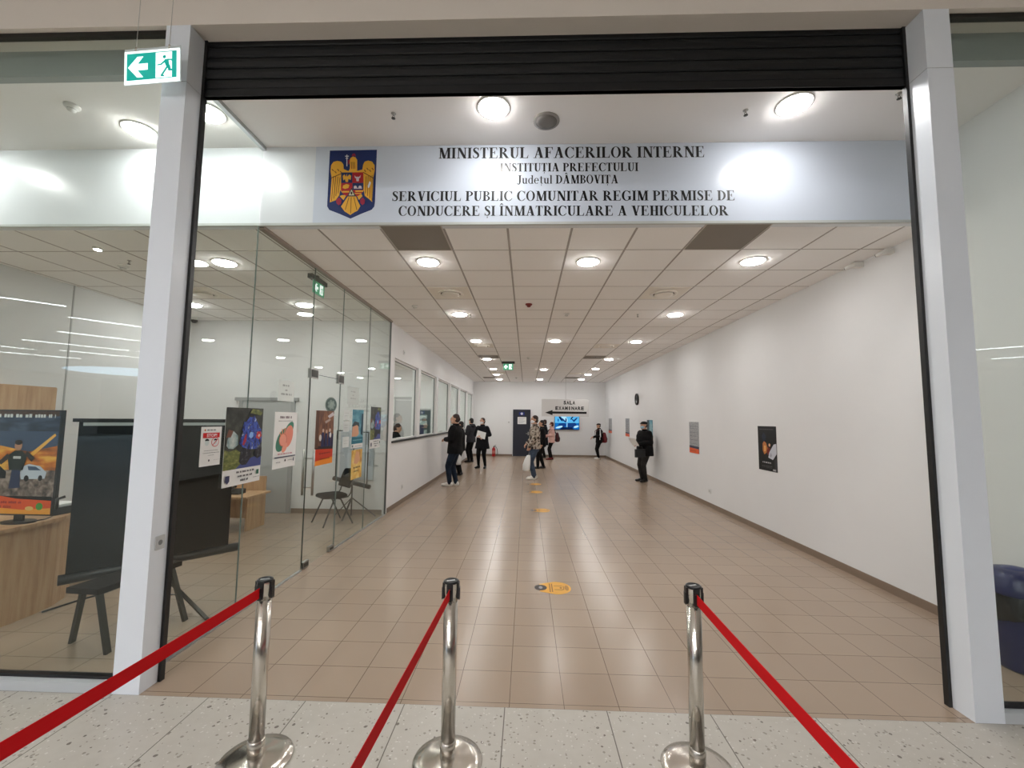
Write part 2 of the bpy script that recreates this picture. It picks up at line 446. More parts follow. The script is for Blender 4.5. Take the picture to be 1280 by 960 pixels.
# roller shutter
sh = empty('roller_shutter', (0.1, .15, 4.10), 'black roller shutter pulled up across the top of the entrance', 'shutter')
def slats(b):
    n = 5
    for k in range(n):
        z0 = 4.17+k*.085
        pr = [(0, z0), (-.008, z0+.008), (-.010, z0+.04), (-.006, z0+.07), (0, z0+.079), (.012, z0+.079), (.012, z0)]
        vs = [(x, .158+y, z) for x in (-2.405, 2.64) for y, z in pr]; m_ = len(pr)
        b.add(vs, [tuple(range(m_)), tuple(range(m_, 2*m_))]+[(i, (i+1) % m_, m_+(i+1) % m_, m_+i) for i in range(m_)], M_shut)
one(slats, 'curtain', sh)
one(lambda b: (b.box((-2.405, .146, 4.105), (2.64, .175, 4.165), M_shut), b.box((-2.405, .14, 4.105), (2.64, .18, 4.112), M_shut)), 'bottom_bar', sh)
one(lambda b: b.box((-2.42, .165, 4.16), (2.653, .199, 4.545), M_shut), 'housing', sh)

# front glazing left and right
g = MB(); g.box((OXL, .06, .075), (-2.597, .07, 4.52), M_glass); w = struct(g.build('window_7'))
one(lambda b: (b.box((OXL, .0, 0), (-2.597, .11, .06), M_chan), b.box((OXL, .045, .06), (-2.597, .085, .078), M_black)), 'bottom_channel', w)
one(lambda b: b.box((OXL, .045, 4.515), (-2.597, .085, 4.545), M_dark), 'top_channel', w)
g = MB(); g.box((2.822, .06, .075), (XR+.1, .07, 4.52), M_glass); w = struct(g.build('window_8'))
one(lambda b: (b.box((2.822, .0, 0), (XR+.2, .11, .06), M_chan), b.box((2.822, .045, .06), (XR+.2, .085, .078), M_black)), 'bottom_channel', w)
one(lambda b: b.box((2.822, .045, 4.515), (XR+.2, .085, 4.545), M_dark), 'top_channel', w)

# glass partition along the left, running into the depth
DY0, DY1, DZ = 2.20, 3.03, 2.27
def pane(y0, y1, z0, z1, name):
    b = MB(); b.box((XL-.006, y0+.003, z0), (XL+.006, y1-.003, z1), M_glass)
    w = struct(b.build(name))
    one(lambda q: (q.box((XL-.0065, y0+.001, z0), (XL+.0065, y0+.0028, z1), M_gedgel)), 'glass_edge', w)
    return w
pane(.17, YB-.02, .012, ZH-.03, 'window_9')
pane(YB-.02, DY0, .012, ZC-.02, 'window_10')
pane(DY0, DY1, DZ+.01, ZC-.02, 'window_11')
pane(DY1, 4.05, .012, ZC-.02, 'window_12')
pane(4.05, YO-.02, .012, ZC-.02, 'window_13')
S(lambda b: (b.box((XL-.02, .17, ZH-.035), (XL+.02, YB, ZH), M_alu)), 'trim_8')
S(lambda b: (b.box((XL-.03, YB+.02, ZC-.03), (XL+.03, YO, ZC), mat('partition_head', (150, 138, 128), .5))), 'trim_9')
S(lambda b: (b.box((XL-.014, .17, 0), (XL+.014, DY0, .014), M_alu), b.box((XL-.014, DY1, 0), (XL+.014, YO, .014), M_alu)), 'trim_10')
S(lambda b: b.box((XL-.012, YO-.03, .014), (XL+.014, YO-.002, ZC-.03), mat('partition_post', (92, 96, 94), .4)), 'trim_11')
dg = MB(); dg.box((XL-.006, DY0+.006, .02), (XL+.006, DY1-.006, DZ), M_glass); dr = struct(dg.build('door_1'), 'frameless glass office door with tall steel pull handle in the partition', 'door')
one(lambda b: (b.box((XL-.0065, DY0+.002, .02), (XL+.0065, DY0+.007, DZ), M_gedge), b.box((XL-.0065, DY1-.007, .02), (XL+.0065, DY1-.002, DZ), M_gedgel),
               b.box((XL-.0065, DY0+.006, DZ-.003), (XL+.0065, DY1-.006, DZ+.003), M_gedgel)), 'glass_edge', dr)
for y0, y1, z0, z1 in ((DY0-.02, DY0+.17, DZ-.055, DZ+.06), (DY1-.10, DY1+.08, DZ-.06, DZ+.065), (DY0+.02, DY0+.15, .012, .085), (DY1-.16, DY1-.02, .012, .07)):
    one(lambda b: (b.box((XL-.018, y0, z0), (XL+.018, y1, z1), M_steel), b.box((XL+.018, y0+.02, z0+.015), (XL+.021, y1-.02, z1-.015), M_dark)), 'patch_fitting', dr)
def pull(b):
    for sx in (-1, 1):
        b.tube([(XL+sx*.06, DY0+.06, .84), (XL+sx*.06, DY0+.06, 1.37)], .014, M_steel, 12)
    for z in (.93, 1.27): b.tube([(XL-.06, DY0+.06, z), (XL+.06, DY0+.06, z)], .008, M_steel, 8)
one(pull, 'pull_handle', dr)

# doors
d2 = struct(one(lambda b: b.box((-.60, YE-.05, .005), (.16, YE-.012, 2.19), M_navy), 'door_2'), 'dark navy door in the end wall with a white notice', 'door')
one(lambda b: (b.box((-.64, YE-.06, 0), (-.60, YE, 2.22), M_navy), b.box((.16, YE-.06, 0), (.2, YE, 2.22), M_navy), b.box((-.64, YE-.06, 2.19), (.2, YE, 2.23), M_navy)), 'door_frame', d2)
one(lambda b: (b.box((.07, YE-.062, 1.0), (.12, YE-.05, 1.16), M_steel), b.tube([(.095, YE-.09, 1.08), (-.02, YE-.09, 1.08)], .009, M_steel, 8), b.tube([(.095, YE-.05, 1.08), (.095, YE-.09, 1.08)], .009, M_steel, 8)), 'door_handle', d2)
def dn(b):
    b.T = frame((-.21, YE-.053, 1.70), (1, 0, 0), (0, 0, 1))
    b.box((-.21, -.17, 0), (.21, .17, .002), M_paper)
    for k in range(6): b.flat(rect(-.17, .11-k*.045, .17-.06*(k % 3), .122-k*.045), ink((150, 152, 160)), .0026)
tag(one(dn, 'paper_notice'), 'white paper notice on the dark navy door', 'notice')
def de(b):
    b.T = frame((-.22, YE-.053, 2.03), (1, 0, 0), (0, 0, 1))
    b.box((-.13, -.075, 0), (.13, .075, .002), ink((28, 44, 120))); b.flat(ell(0, 0, .055, .055), ink((232, 236, 244)), .0026)
    b.flat(rect(-.012, -.035, .012, .035), ink((60, 90, 180)), .0032)
tag(one(de, 'door_emblem'), 'small blue plate with white disc at the top of the navy door', 'sign')
d3 = struct(one(lambda b: b.box((-5.30, YO-.035, .005), (-4.38, YO-.005, 2.05), M_greydoor), 'door_3'), 'grey office door in the wall behind the glass', 'door')
one(lambda b: (b.box((-5.37, YO-.05, 0), (-5.30, YO, 2.08), mat('grey_frame', (160, 162, 162), .5)), b.box((-4.38, YO-.05, 0), (-4.31, YO, 2.08), mat('grey_frame', (160, 162, 162), .5)), b.box((-5.45, YO-.055, 2.05), (-4.25, YO, 2.11), mat('grey_frame', (160, 162, 162), .5))), 'door_frame', d3)
one(lambda b: (b.box((-4.49, YO-.042, .98), (-4.45, YO-.035, 1.16), M_steel), b.tube([(-4.47, YO-.035, 1.08), (-4.47, YO-.085, 1.08), (-4.60, YO-.085, 1.08)], .01, M_steel, 8)), 'door_handle', d3)

# ------------------------------------------------------------------ bold roman lettering for the banner (drawn glyph by glyph)
TH, TN, SF = .205, .08, .085
def _ring(cx, cy, rx, ry, ix, iy, a0, a1, n=20, dx=0.0):
    o = [(cx+rx*math.cos(math.radians(a0+(a1-a0)*k/n)), cy+ry*math.sin(math.radians(a0+(a1-a0)*k/n))) for k in range(n+1)]
    i = [(cx+dx+ix*math.cos(math.radians(a0+(a1-a0)*k/n)), cy+iy*math.sin(math.radians(a0+(a1-a0)*k/n))) for k in range(n+1)]
    return [[o[k], o[k+1], i[k+1], i[k]] for k in range(n)]
def _serif(x0, x1, y): return [rect(x0-SF, y, x1+SF, y+.06) if y < .5 else rect(x0-SF, y-.06, x1+SF, y)]
def _stem(x, h=1.0, w=TH): return [rect(x, 0, x+w, h)]+_serif(x, x+w, 0)+_serif(x, x+w, h if h > .5 else h)
def _diag(x0, x1, w, y0=0.0, y1=1.0): return [[(x0, y0), (x0+w, y0), (x1+w, y1), (x1, y1)]]
def _stroke(path):                                   # (x, y, half width)
    out = []
    for i in range(len(path)-1):
        (x0, y0, w0), (x1, y1, w1) = path[i], path[i+1]
        def nrm(i):
            a = path[max(i-1, 0)]; c = path[min(i+1, len(path)-1)]; dx, dy = c[0]-a[0], c[1]-a[1]; l = math.hypot(dx, dy)
            return -dy/l, dx/l
        n0, n1 = nrm(i), nrm(i+1)
        out.append([(x0+n0[0]*w0, y0+n0[1]*w0), (x1+n1[0]*w1, y1+n1[1]*w1), (x1-n1[0]*w1, y1-n1[1]*w1), (x0-n0[0]*w0, y0-n0[1]*w0)])
    return out
def glyph(c):
    L = SF
    if c == ' ': return [], .30
    if c == 'I': return _stem(L), L*2+TH
    if c in 'EF':
        g = _stem(L)+[rect(L, .955, .66, 1), [(.66, 1), (.66, .74), (.635, .74), (.58, .93), (.54, .965), (.54, 1)],
                      rect(L+TH, .5, .46, .55), [(.46, .36), (.49, .36), (.49, .68), (.46, .68), (.42, .55), (.42, .5)]]
        if c == 'E': g += [rect(L, 0, .68, .045), [(.68, 0), (.72, .28), (.695, .28), (.62, .08), (.55, .04), (.55, 0)]]; return g, .76
        return g, .70
    if c == 'L': return _stem(L)+[rect(L, 0, .68, .045), [(.66, 0), (.71, .3), (.685, .3), (.60, .08), (.52, .04), (.52, 0)]], .74
    if c == 'T': return [rect(.32-TH/2, 0, .32+TH/2, 1)]+_serif(.32-TH/2, .32+TH/2, 0)+[rect(.02, .955, .64, 1), [(0, .72), (.025, .72), (.09, .93), (.14, .96), (.14, 1), (.015, 1)], [(.66, .72), (.635, .72), (.57, .93), (.52, .96), (.52, 1), (.645, 1)]], .68
    if c == 'H': return _stem(L)+_stem(.52)+[rect(L, .475, .60, .53)], .52+TH+L
    if c == 'N': return [rect(.13, 0, .13+TN, 1)]+_serif(.13, .13+TN, 0)+[rect(.0, .955, .25, 1)]+_diag(.60, .09, TH+.03)+[rect(.68, .0, .68+TN, 1)]+_serif(.68, .68+TN, 1), .86
    if c == 'M': return [rect(.13, 0, .13+TN, 1)]+_serif(.13, .13+TN, 0)+[rect(.02, .955, .28, 1)]+_diag(.40, .10, TH+.02)+_diag(.46, .76, TN)+[rect(.76, 0, .76+TH, 1)]+_serif(.76, .76+TH, 0)+_serif(.80, .76+TH, 1), 1.04
    if c in 'AÂ':
        g = _diag(.10, .385, TN)+_diag(.55, .30, TH+.02)+[rect(.19, .30, .60, .35), rect(0, 0, .26, .045), rect(.44, 0, .84, .045)]
        return g+(_hat(.40) if c == 'Â' else []), .86
    if c == 'V': return _diag(.32, .08, TH+.02)+_diag(.37, .62, TN)+[rect(0, .955, .36, 1), rect(.52, .955, .80, 1)], .80
    if c == 'U': return [rect(L, .30, L+TH, 1)]+_serif(L, L+TH, 1)+[rect(.60, .30, .60+TN, 1)]+_serif(.60, .60+TN, 1)+_ring(.3725, .31, .2875, .325, .1125+.02, .26, 180, 360, dx=.06), .78
    if c in 'OQ': return _ring(.40, .5, .40, .52, .215, .475, 0, 360, 32), .82
    if c in 'CG':
        g = _ring(.42, .5, .42, .52, .235, .475, 45, 312, 26, dx=.02)+[[(.72, 1.0), (.745, 1.0), (.745, .66), (.715, .66), (.66, .82), (.66, .90)]]
        if c == 'C': return g+[[(.70, .12), (.73, .15), (.76, .26), (.735, .28), (.66, .17)]], .80
        return g+[rect(.60, .08, .60+TH, .44), rect(.53, .40, .85, .445)], .88
    if c == 'D': return _stem(L)+_ring(L+TH-.03, .5, .50, .5, .31, .455, -90, 90, 20), .78
    if c == 'P': return [rect(L, 0, L+TH, 1)]+_serif(L, L+TH, 0)+_serif(L, L+TH, 1)+_ring(L+TH-.01, .735, .40, .265, .22, .22, -90, 90, 16), .70
    if c == 'B': return _stem(L)+_ring(L+TH-.01, .75, .35, .25, .18, .205, -90, 90, 14)+_ring(L+TH-.01, .27, .41, .27, .225, .225, -90, 90, 14), .72
    if c == 'R': return _stem(L)+_ring(L+TH-.01, .745, .37, .255, .19, .21, -90, 90, 14)+_diag(.60, .28, TH+.03, 0, .5)+[rect(.62, 0, .86, .045)], .86
    if c in 'SȘ':
        g = _stroke([(.50, .76, .02), (.46, .88, .03), (.38, .955, .035), (.28, .965, .04), (.18, .93, .055), (.125, .84, .075), (.14, .73, .09), (.22, .62, .10), (.34, .52, .105), (.44, .42, .10), (.485, .30, .085), (.47, .17, .07), (.40, .075, .055), (.29, .035, .04), (.18, .05, .035), (.10, .13, .03), (.06, .27, .02)])
        g += [[(.485, .72), (.515, .72), (.515, 1.0), (.49, 1.0), (.46, .9)], [(.04, 0), (.065, 0), (.10, .10), (.075, .31), (.045, .31)]]
        return g+(_comma(.29) if c == 'Ș' else []), .60
    if c == 'Ț': return glyph('T')[0]+_comma(.32), .68
    if c == 'Î': return glyph('I')[0]+_hat(L+TH/2), L*2+TH
    if c == 'J': return [rect(.27, .16, .27+TH, 1)]+_serif(.27, .27+TH, 1)+_stroke([(.357, .2, .0875), (.345, .06, .075), (.28, -.04, .055), (.18, -.06, .045), (.11, -.01, .05), (.10, .07, .055)]), .56
    if c == 'u': return [rect(.09, .17, .09+.15, .66), rect(.0, .62, .2, .66), rect(.44, 0, .59, .66), rect(.35, .62, .5, .66), rect(.5, 0, .67, .04)]+_ring(.29, .19, .2, .20, .055, .14, 180, 330, dx=.04), .68
    if c == 'd': return [rect(.42, 0, .57, 1), rect(.33, .955, .5, 1), rect(.5, 0, .65, .04)]+_ring(.30, .33, .28, .345, .14, .30, 40, 320, 24), .66
    if c == 'e': return _ring(.29, .33, .28, .345, .14, .30, 0, 315, 26)+[rect(.1, .35, .56, .395)], .60
    if c in 'tț': return [rect(.12, .10, .27, .86), rect(0, .62, .40, .66)]+_stroke([(.195, .14, .075), (.24, .04, .05), (.32, .02, .03), (.40, .08, .015)])+(_comma(.22) if c == 'ț' else []), .42
    if c == 'l': return [rect(.08, 0, .23, 1), rect(0, .955, .16, 1), rect(0, 0, .31, .04)], .32
    return [], .3
def _comma(x): return [ell(x, -.13, .05, .05, 10), [(x+.05, -.13), (x+.02, -.24), (x-.05, -.29), (x-.05, -.27), (x, -.21), (x+.01, -.13)]]
def _hat(x): return [[(x-.17, 1.07), (x-.10, 1.07), (x, 1.17), (x, 1.26), (x-.05, 1.26)], [(x+.17, 1.07), (x+.10, 1.07), (x, 1.17), (x, 1.26), (x+.05, 1.26)]]
def serif_line(txt, x0, x1, z0, h, m, T, parent):            # one mesh for each word
    gl = [glyph(c) for c in txt]; gap = .045
    tot = sum(g[1] for g in gl)+gap*(len(txt)-1); k = (x1-x0)/tot; x = x0; b = None
    for i, (polys, w) in enumerate(gl):
        if b is None: b = MB(); b.T = T
        for p_ in polys: b.flat([(x+px_*k, z0+py_*h) for px_, py_ in p_], m, 0.0)
        x += (w+gap)*k
        if txt[i] == ' ' or i == len(gl)-1: b.build('lettering', parent, fix=False); b = None

bn = empty('banner', (0.87, 1.106, 3.97), 'long white printed banner with blue crest and black serif writing above the entrance', 'banner')
one(lambda b: b.box((-2.047, 1.106, 3.592), (XR-.01, 1.1095, 4.352), M_banner), 'panel', bn)
ink_k = mat('banner_black_ink', (20, 20, 22), .35)
for txt, x0, x1, z0, h in (('MINISTERUL AFACERILOR INTERNE', -.858, 1.646, 4.213, .108), ('INSTITUȚIA PREFECTULUI', -.268, 1.03, 4.080, .083),
                           ('Județul DÂMBOVIȚA', -.108, .843, 3.960, .084), ('SERVICIUL PUBLIC COMUNITAR REGIM PERMISE DE', -1.291, 1.911, 3.793, .096),
                           ('CONDUCERE ȘI ÎNMATRICULARE A VEHICULELOR', -1.224, 1.848, 3.648, .096)):
    serif_line(txt, x0, x1, z0, h, ink_k, frame((0, 1.1045, .003), (1, 0, -.005), (.0, 0, 1)), bn)
# crest: built from flat shapes, coordinates of its drawing turned into metres
def cr(pts): return [(-1.912+(x+.043*(y-143)-98)*.000952, 4.313-(y-143)*.001003) for x, y in pts]
C_GOLD, C_NAVY, C_RED, C_BRN, C_W = ink((226, 168, 52)), ink((22, 42, 96)), ink((170, 32, 40)), ink((96, 58, 20)), ink((222, 222, 226))
LY = [0]
def crest_layer(b, polys, m):
    LY[0] += 1
    for q in polys: b.flat(cr(q), m, .0004*LY[0])
def crest(b):
    b.T = frame((0, 1.1055, 0), (1, 0, 0), (0, 0, 1))
    crest_layer(b, [[(98, 143), (580, 140), (558, 660), (550, 705), (525, 735), (420, 775), (310, 822), (200, 775), (95, 735), (74, 700), (75, 660)]], C_NAVY)
    wl_ = [(100, 662), (112, 520), (118, 420), (106, 350), (112, 290), (135, 258), (175, 248), (215, 256), (238, 285), (240, 330), (290, 352), (302, 330), (305, 300), (298, 250), (310, 220), (335, 205), (362, 214), (378, 240), (378, 350), (430, 338), (440, 285), (455, 258), (490, 248), (530, 258), (555, 295), (556, 350), (540, 420), (538, 520), (530, 660), (498, 630), (455, 598), (446, 545), (425, 560), (330, 600), (230, 570), (205, 540), (196, 590), (160, 640)]
    crest_layer(b, [wl_, [(290, 590), (362, 590), (385, 650), (410, 700), (382, 745), (350, 760), (308, 786), (275, 765), (250, 750), (214, 702), (250, 650)], [(225, 590), (270, 590), (240, 640), (200, 600)], [(372, 590), (420, 580), (432, 600), (395, 640)]], C_GOLD)
    lines = []
    def ln(x0, y0, x1, y1, w=5): d = math.hypot(x1-x0, y1-y0); nx, ny = -(y1-y0)/d*w, (x1-x0)/d*w; lines.append([(x0+nx, y0+ny), (x1+nx, y1+ny), (x1-nx, y1-ny), (x0-nx, y0-ny)])
    for k in range(4): ln(138+k*22, 400+k*4, 118+k*22, 650-k*26, 3); ln(470+k*20, 405-k*4, 462+k*22, 575+k*25, 3)
    for k in range(4): ln(120+k*28, 330+(k % 2)*20, 138+k*28, 350+(k % 2)*20, 4); ln(450+k*26, 340-(k % 2)*18, 466+k*26, 360-(k % 2)*18, 4)
    ln(112, 420, 225, 372, 4); ln(440, 365, 545, 425, 4); ln(318, 610, 312, 770, 3); ln(295, 612, 258, 735, 3); ln(345, 612, 375, 738, 3)
    for k in range(3): ln(318+k*16, 260, 322+k*16, 330, 3)
    crest_layer(b, lines, C_BRN)
    crest_layer(b, [rect(215, 365, 330, 470), rect(330, 470, 442, 540)], ink((26, 44, 92)))
    crest_layer(b, [rect(330, 365, 442, 470), rect(215, 470, 330, 540), [(215, 540), (442, 540), (425, 575), (385, 600), (270, 600), (235, 580)]], C_RED)
    crest_layer(b, [[(232, 400), (250, 385), (265, 410), (272, 380), (280, 410), (298, 385), (318, 400), (312, 440), (290, 430), (285, 460), (262, 460), (255, 430), (238, 445)], [(235, 495), (270, 480), (300, 490), (290, 520), (255, 530), (230, 520)], rect(225, 550, 300, 565), rect(360, 545, 440, 560), rect(345, 570, 420, 580)], C_GOLD)
    crest_layer(b, [[(352, 395), (365, 410), (400, 410), (415, 392), (410, 420), (398, 425), (395, 455), (372, 455), (368, 425), (356, 420)], ell(360, 512, 16, 14), ell(408, 512, 16, 14), rect(345, 520, 428, 528)], ink((205, 190, 196)))
    crest_layer(b, [[(322, 520), (370, 605), (275, 605)]], ink((46, 46, 54)))
    crest_layer(b, [[(322, 535), (352, 595), (292, 595)]], ink((196, 190, 160)))
    crest_layer(b, [ell(322, 572, 9, 14)], ink((20, 20, 24)))
    crest_layer(b, [[(165, 640), (195, 615), (222, 640), (215, 680), (190, 692), (170, 672)], [(410, 640), (435, 615), (458, 640), (455, 675), (432, 692), (412, 672)], [(322, 205), (335, 178), (358, 178), (366, 208), (345, 200)], [(284, 245), (304, 238), (302, 275), (286, 290)]], ink((150, 30, 60)))
    crest_layer(b, [rect(271, 188, 279, 306), rect(256, 200, 294, 209), rect(262, 222, 288, 229), [(488, 500), (505, 455), (520, 470), (505, 515), (490, 525)]], C_W)
one(crest, 'crest', bn, fix=False)

# ------------------------------------------------------------------ lamps in the ceilings
def lamp_proto(name, z, lens, r=.118, dm=1.0):
    e = empty(name, (0, 0, z), '', 'ceiling light')
    one(lambda b: b.lathe([(r+.022, z), (r+.022, z-.004), (r+.014, z-.009), (r, z-.009), (r, z-.004), (.0, z-.004)][:-1]+[(r-.004, z-.003)], (0, 0, 0), M_lampw, 32), 'ring', e)
    one(lambda b: b.lathe([(r, z-.003), (r, z-.011*dm), (r*.93, z-.019*dm), (r*.7, z-.026*dm), (r*.35, z-.030*dm), (.001, z-.031*dm)], (0, 0, 0), lens, 32), 'lens', e)
    return e
ordn = ['first', 'second', 'third', 'fourth', 'fifth', 'sixth', 'seventh', 'eighth']
rows = [('counter window side', [(-1.163, 2.08), (-1.18, 4.59), (-1.194, 7.13), (-1.21, 10.15), (-1.214, 12.7), (-1.222, 14.6), (-1.238, 16.7)]),
        ('middle row', [(.699, 2.085), (.655, 7.09), (.617, 12.8), (.604, 16.6)]),
        ('poster wall side', [(2.563, 2.07), (2.543, 4.57), (2.528, 7.15), (2.456, 10.06), (2.453, 12.5), (2.454, 14.4), (2.461, 16.45)])]
first = None
for nm, pts in rows:
    for i, (x, y) in enumerate(pts):
        lb = 'round white corridor downlight, %s from the banner in the %s' % (ordn[i], nm if nm == 'middle row' else 'row on the '+nm)
        if first is None:
            first = lamp_proto('downlight', ZC, M_low); first['group'] = 'corridor downlights'; first['label'] = lb
            first.location = (x, y, ZC); low0 = first
        else: copy_thing(low0, (x, y, ZC), lb)
for x, y, lb in ((-3.61, 2.09, 'round downlight in the office ceiling, nearer the banner panel'), (-3.63, 3.98, 'round downlight in the office ceiling, nearer the grey door'),
                 (-5.5, 3.98, 'round downlight in the office ceiling above the corner left of the grey door')):
    copy_thing(low0, (x, y, ZC), lb, group='office downlights')
for k in range(5):
    copy_thing(low0, (-3.75, 6.4+2.5*k, ZC), 'round downlight in the clerks room row next to the counter windows, %s from the office' % ordn[k], group='clerks room downlights')
    copy_thing(low0, (-4.6, 5.9+2.5*k, ZC), 'added round fill downlight in the middle row of the clerks room, %s from the office' % ordn[k], group='clerks room downlights')  # extra row put in to brighten the clerks room
    copy_thing(low0, (-5.4, 6.4+2.5*k, ZC), 'added round fill downlight in the clerks room row away from the counter windows, %s from the office' % ordn[k], group='clerks room downlights')  # another added row, lifts the light behind the counter windows
hp = None
for x, y, lb in ((-.294, .62, 'bright round downlight in the entrance strip above the word MINISTERUL'), (2.18, .63, 'bright round downlight in the entrance strip beyond the banner writing'),
                 (-2.76, .63, 'bright round downlight of the entrance strip just inside the glass partition'), (-3.56, .84, 'bright round downlight seen through the shopfront glass beside the left column'),
                 (-5.35, .63, 'bright round downlight of the office strip at the far end of the shopfront glass')):
    if hp is None:
        hp = lamp_proto('downlight', ZH, M_high, dm=1.15); hp['label'] = lb; hp['group'] = 'entrance strip downlights'; hp.location = (x, y, ZH)
    else: copy_thing(hp, (x, y, ZH), lb)
def spot(b): b.lathe([(.05, ZC), (.05, ZC-.012), (.036, ZC-.02)], (-4.72, 1.65, 0), M_lampw, 20)
sp_ = tag(one(spot, 'spotlight'), 'small bright spotlight in the office ceiling beside the left column', 'ceiling light')
one(lambda b: b.lathe([(.036, ZC-.0195), (.03, ZC-.022), (.001, ZC-.023)], (-4.72, 1.65, 0), M_low, 16), 'lens', sp_)

# speaker, detectors, sprinklers, vents, diffusers
def speaker(b):
    b.lathe([(.115, ZH), (.115, ZH-.006), (.105, ZH-.012)], (.155, .79, 0), mat('speaker_rim', (150, 146, 142), .5), 32)
s_ = tag(one(speaker, 'ceiling_speaker'), 'round grey loudspeaker in the entrance ceiling above the banner', 'speaker')
one(lambda b: b.lathe([(.104, ZH-.011), (.06, ZH-.015), (.001, ZH-.016)], (.155, .79, 0), mat('speaker_grille', (124, 120, 116), .7), 32), 'grille', s_)
def sprinkler(x, y, z, lb):
    e = empty('sprinkler', (x, y, z), lb, 'sprinkler', 'ceiling sprinklers')
    one(lambda b: b.lathe([(.022, z), (.02, z-.003), (.007, z-.005), (.006, z-.02)], (x, y, 0), M_steel, 16), 'escutcheon', e)
    one(lambda b: (b.tube([(x-.007, y, z-.02), (x-.010, y, z-.032), (x, y, z-.042)], .0022, M_dark, 6), b.tube([(x+.007, y, z-.02), (x+.010, y, z-.032), (x, y, z-.042)], .0022, M_dark, 6),
                   b.lathe([(.001, z-.041), (.017, z-.043), (.0175, z-.045), (.001, z-.046)], (x, y, 0), M_dark, 14)), 'deflector', e)
for x, y, z, lb in ((-1.159, .674, ZH, 'small pendent sprinkler in the entrance ceiling above the crest side of the banner'), (1.819, .694, ZH, 'small pendent sprinkler in the entrance ceiling beyond the grey speaker'),
                    (2.93, .53, ZH, 'small pendent sprinkler in the entrance ceiling beside the right column'),
                    (-1.0, 4.62, ZC, 'small pendent sprinkler beside the second corridor light of the window side'), (1.905, 4.57, ZC, 'small pendent sprinkler beside the second corridor light of the poster wall side'),
                    (-.85, 9.4, ZC, 'small pendent sprinkler behind the far corridor vent of the window side'), (1.95, 9.4, ZC, 'small pendent sprinkler behind the far corridor vent of the poster wall side'),
                    (-4.715, 2.02, ZC, 'small pendent sprinkler in the office ceiling')):
    sprinkler(x, y, z, lb)
def detector(x, y, z, lb, red=False):
    mm = mat('detector_red', (120, 26, 24), .4) if red else mat('detector_white', (222, 220, 216), .5)
    d = tag(one(lambda b: b.lathe([(.055, z), (.055, z-.012), (.05, z-.02), (.034, z-.024), (.03, z-.045), (.012, z-.052)], (x, y, 0), mm, 24), 'smoke_detector'), lb, 'detector')
    one(lambda b: b.lathe([(.031, z-.028), (.0325, z-.032), (.0315, z-.038)], (x, y, 0), M_dark, 20), 'slot_ring', d)
detector(.025, 3.915, ZC, 'dark red round alarm sounder on the corridor ceiling tiles', True)
detector(-1.82, 4.02, ZC, 'small round detector on the corridor ceiling near the glass partition end')
detector(.05, 9.8, ZC, 'small round detector on the far corridor ceiling before the green exit sign')
detector(-.45, 15.9, ZC, 'small round detector on the corridor ceiling close to the end wall')
detector(-3.859, .527, ZH, 'white smoke detector behind the shopfront glass left of the green exit sign')
detector(-4.95, 2.19, ZC, 'small round detector on the office ceiling beside a sprinkler')
detector(.676, 4.53, ZC, 'pale flat round cover on the corridor ceiling between two lights')
def vent(x0, y0, x1, y1, lb):
    e = empty('ceiling_vent', ((x0+x1)/2, (y0+y1)/2, ZC), lb, 'vent', 'grey ceiling vents')
    one(lambda b: b.box((x0, y0, ZC-.006), (x1, y1, ZC+.002), M_vent), 'mesh_panel', e)
    def fr(b):
        for a in (((x0-.01, y0-.01), (x1+.01, y0)), ((x0-.01, y1), (x1+.01, y1+.01)), ((x0-.01, y0), (x0, y1)), ((x1, y0), (x1+.01, y1))):
            b.box((a[0][0], a[0][1], ZC-.009), (a[1][0], a[1][1], ZC+.002), mat('vent_frame', (186, 178, 170), .5))
    one(fr, 'frame', e)
for a in ((-1.405, 1.13, -.83, 1.72, 'dark grey square vent in the first ceiling row below the crest'), (1.665, 1.13, 2.25, 1.72, 'dark grey square vent in the first ceiling row below the word PERMISE'),
          (-1.405, 9.36, -.83, 9.95, 'dark grey vent in the far corridor ceiling on the counter window side'), (1.665, 9.36, 2.25, 9.95, 'dark grey vent in the far corridor ceiling on the poster wall side'),
          (-1.9, 15.7, -1.4, 16.2, 'dark grey vent before the end wall on the counter window side'), (1.665, 15.5, 2.25, 16.1, 'dark grey vent before the end wall on the poster wall side')): vent(*a)
def diffuser(x, y, lb):
    e = empty('air_diffuser', (x, y, ZC), lb, 'vent', 'round air diffusers')
    pl_ = mat('diffuser_plate', (240, 234, 224), .6)
    one(lambda b: b.box((x-.285, y-.29, ZC-.005), (x+.285, y+.29, ZC+.002), pl_), 'plate', e)
    one(lambda b: b.lathe([(.19, ZC-.004), (.185, ZC-.022), (.15, ZC-.02), (.15, ZC-.006)], (x, y, 0), pl_, 32), 'outer_ring', e)
    one(lambda b: b.lathe([(.149, ZC-.006), (.148, ZC-.0065)], (x, y, 0), mat('diffuser_gap', (96, 84, 70), .7), 32), 'gap', e)
    one(lambda b: b.lathe([(.125, ZC-.006), (.13, ZC-.03), (.09, ZC-.036), (.001, ZC-.036)], (x, y, 0), pl_, 32), 'core', e)
for x, y, lb in ((-1.118, 3.33, 'square plate with round air diffuser near the glass door'), (1.957, 3.33, 'square plate with round air diffuser nearer the dark poster wall'),
                 (-1.118, 7.77, 'far round air diffuser beside the window side lights'), (1.957, 7.77, 'far round air diffuser beside the poster wall lights'),
                 (-1.118, 14.1, 'farthest round air diffuser on the window side'), (1.957, 14.1, 'farthest round air diffuser on the poster wall side'),
                 (-4.83, 3.33, 'square plate with round air diffuser in the office ceiling')): diffuser(x, y, lb)
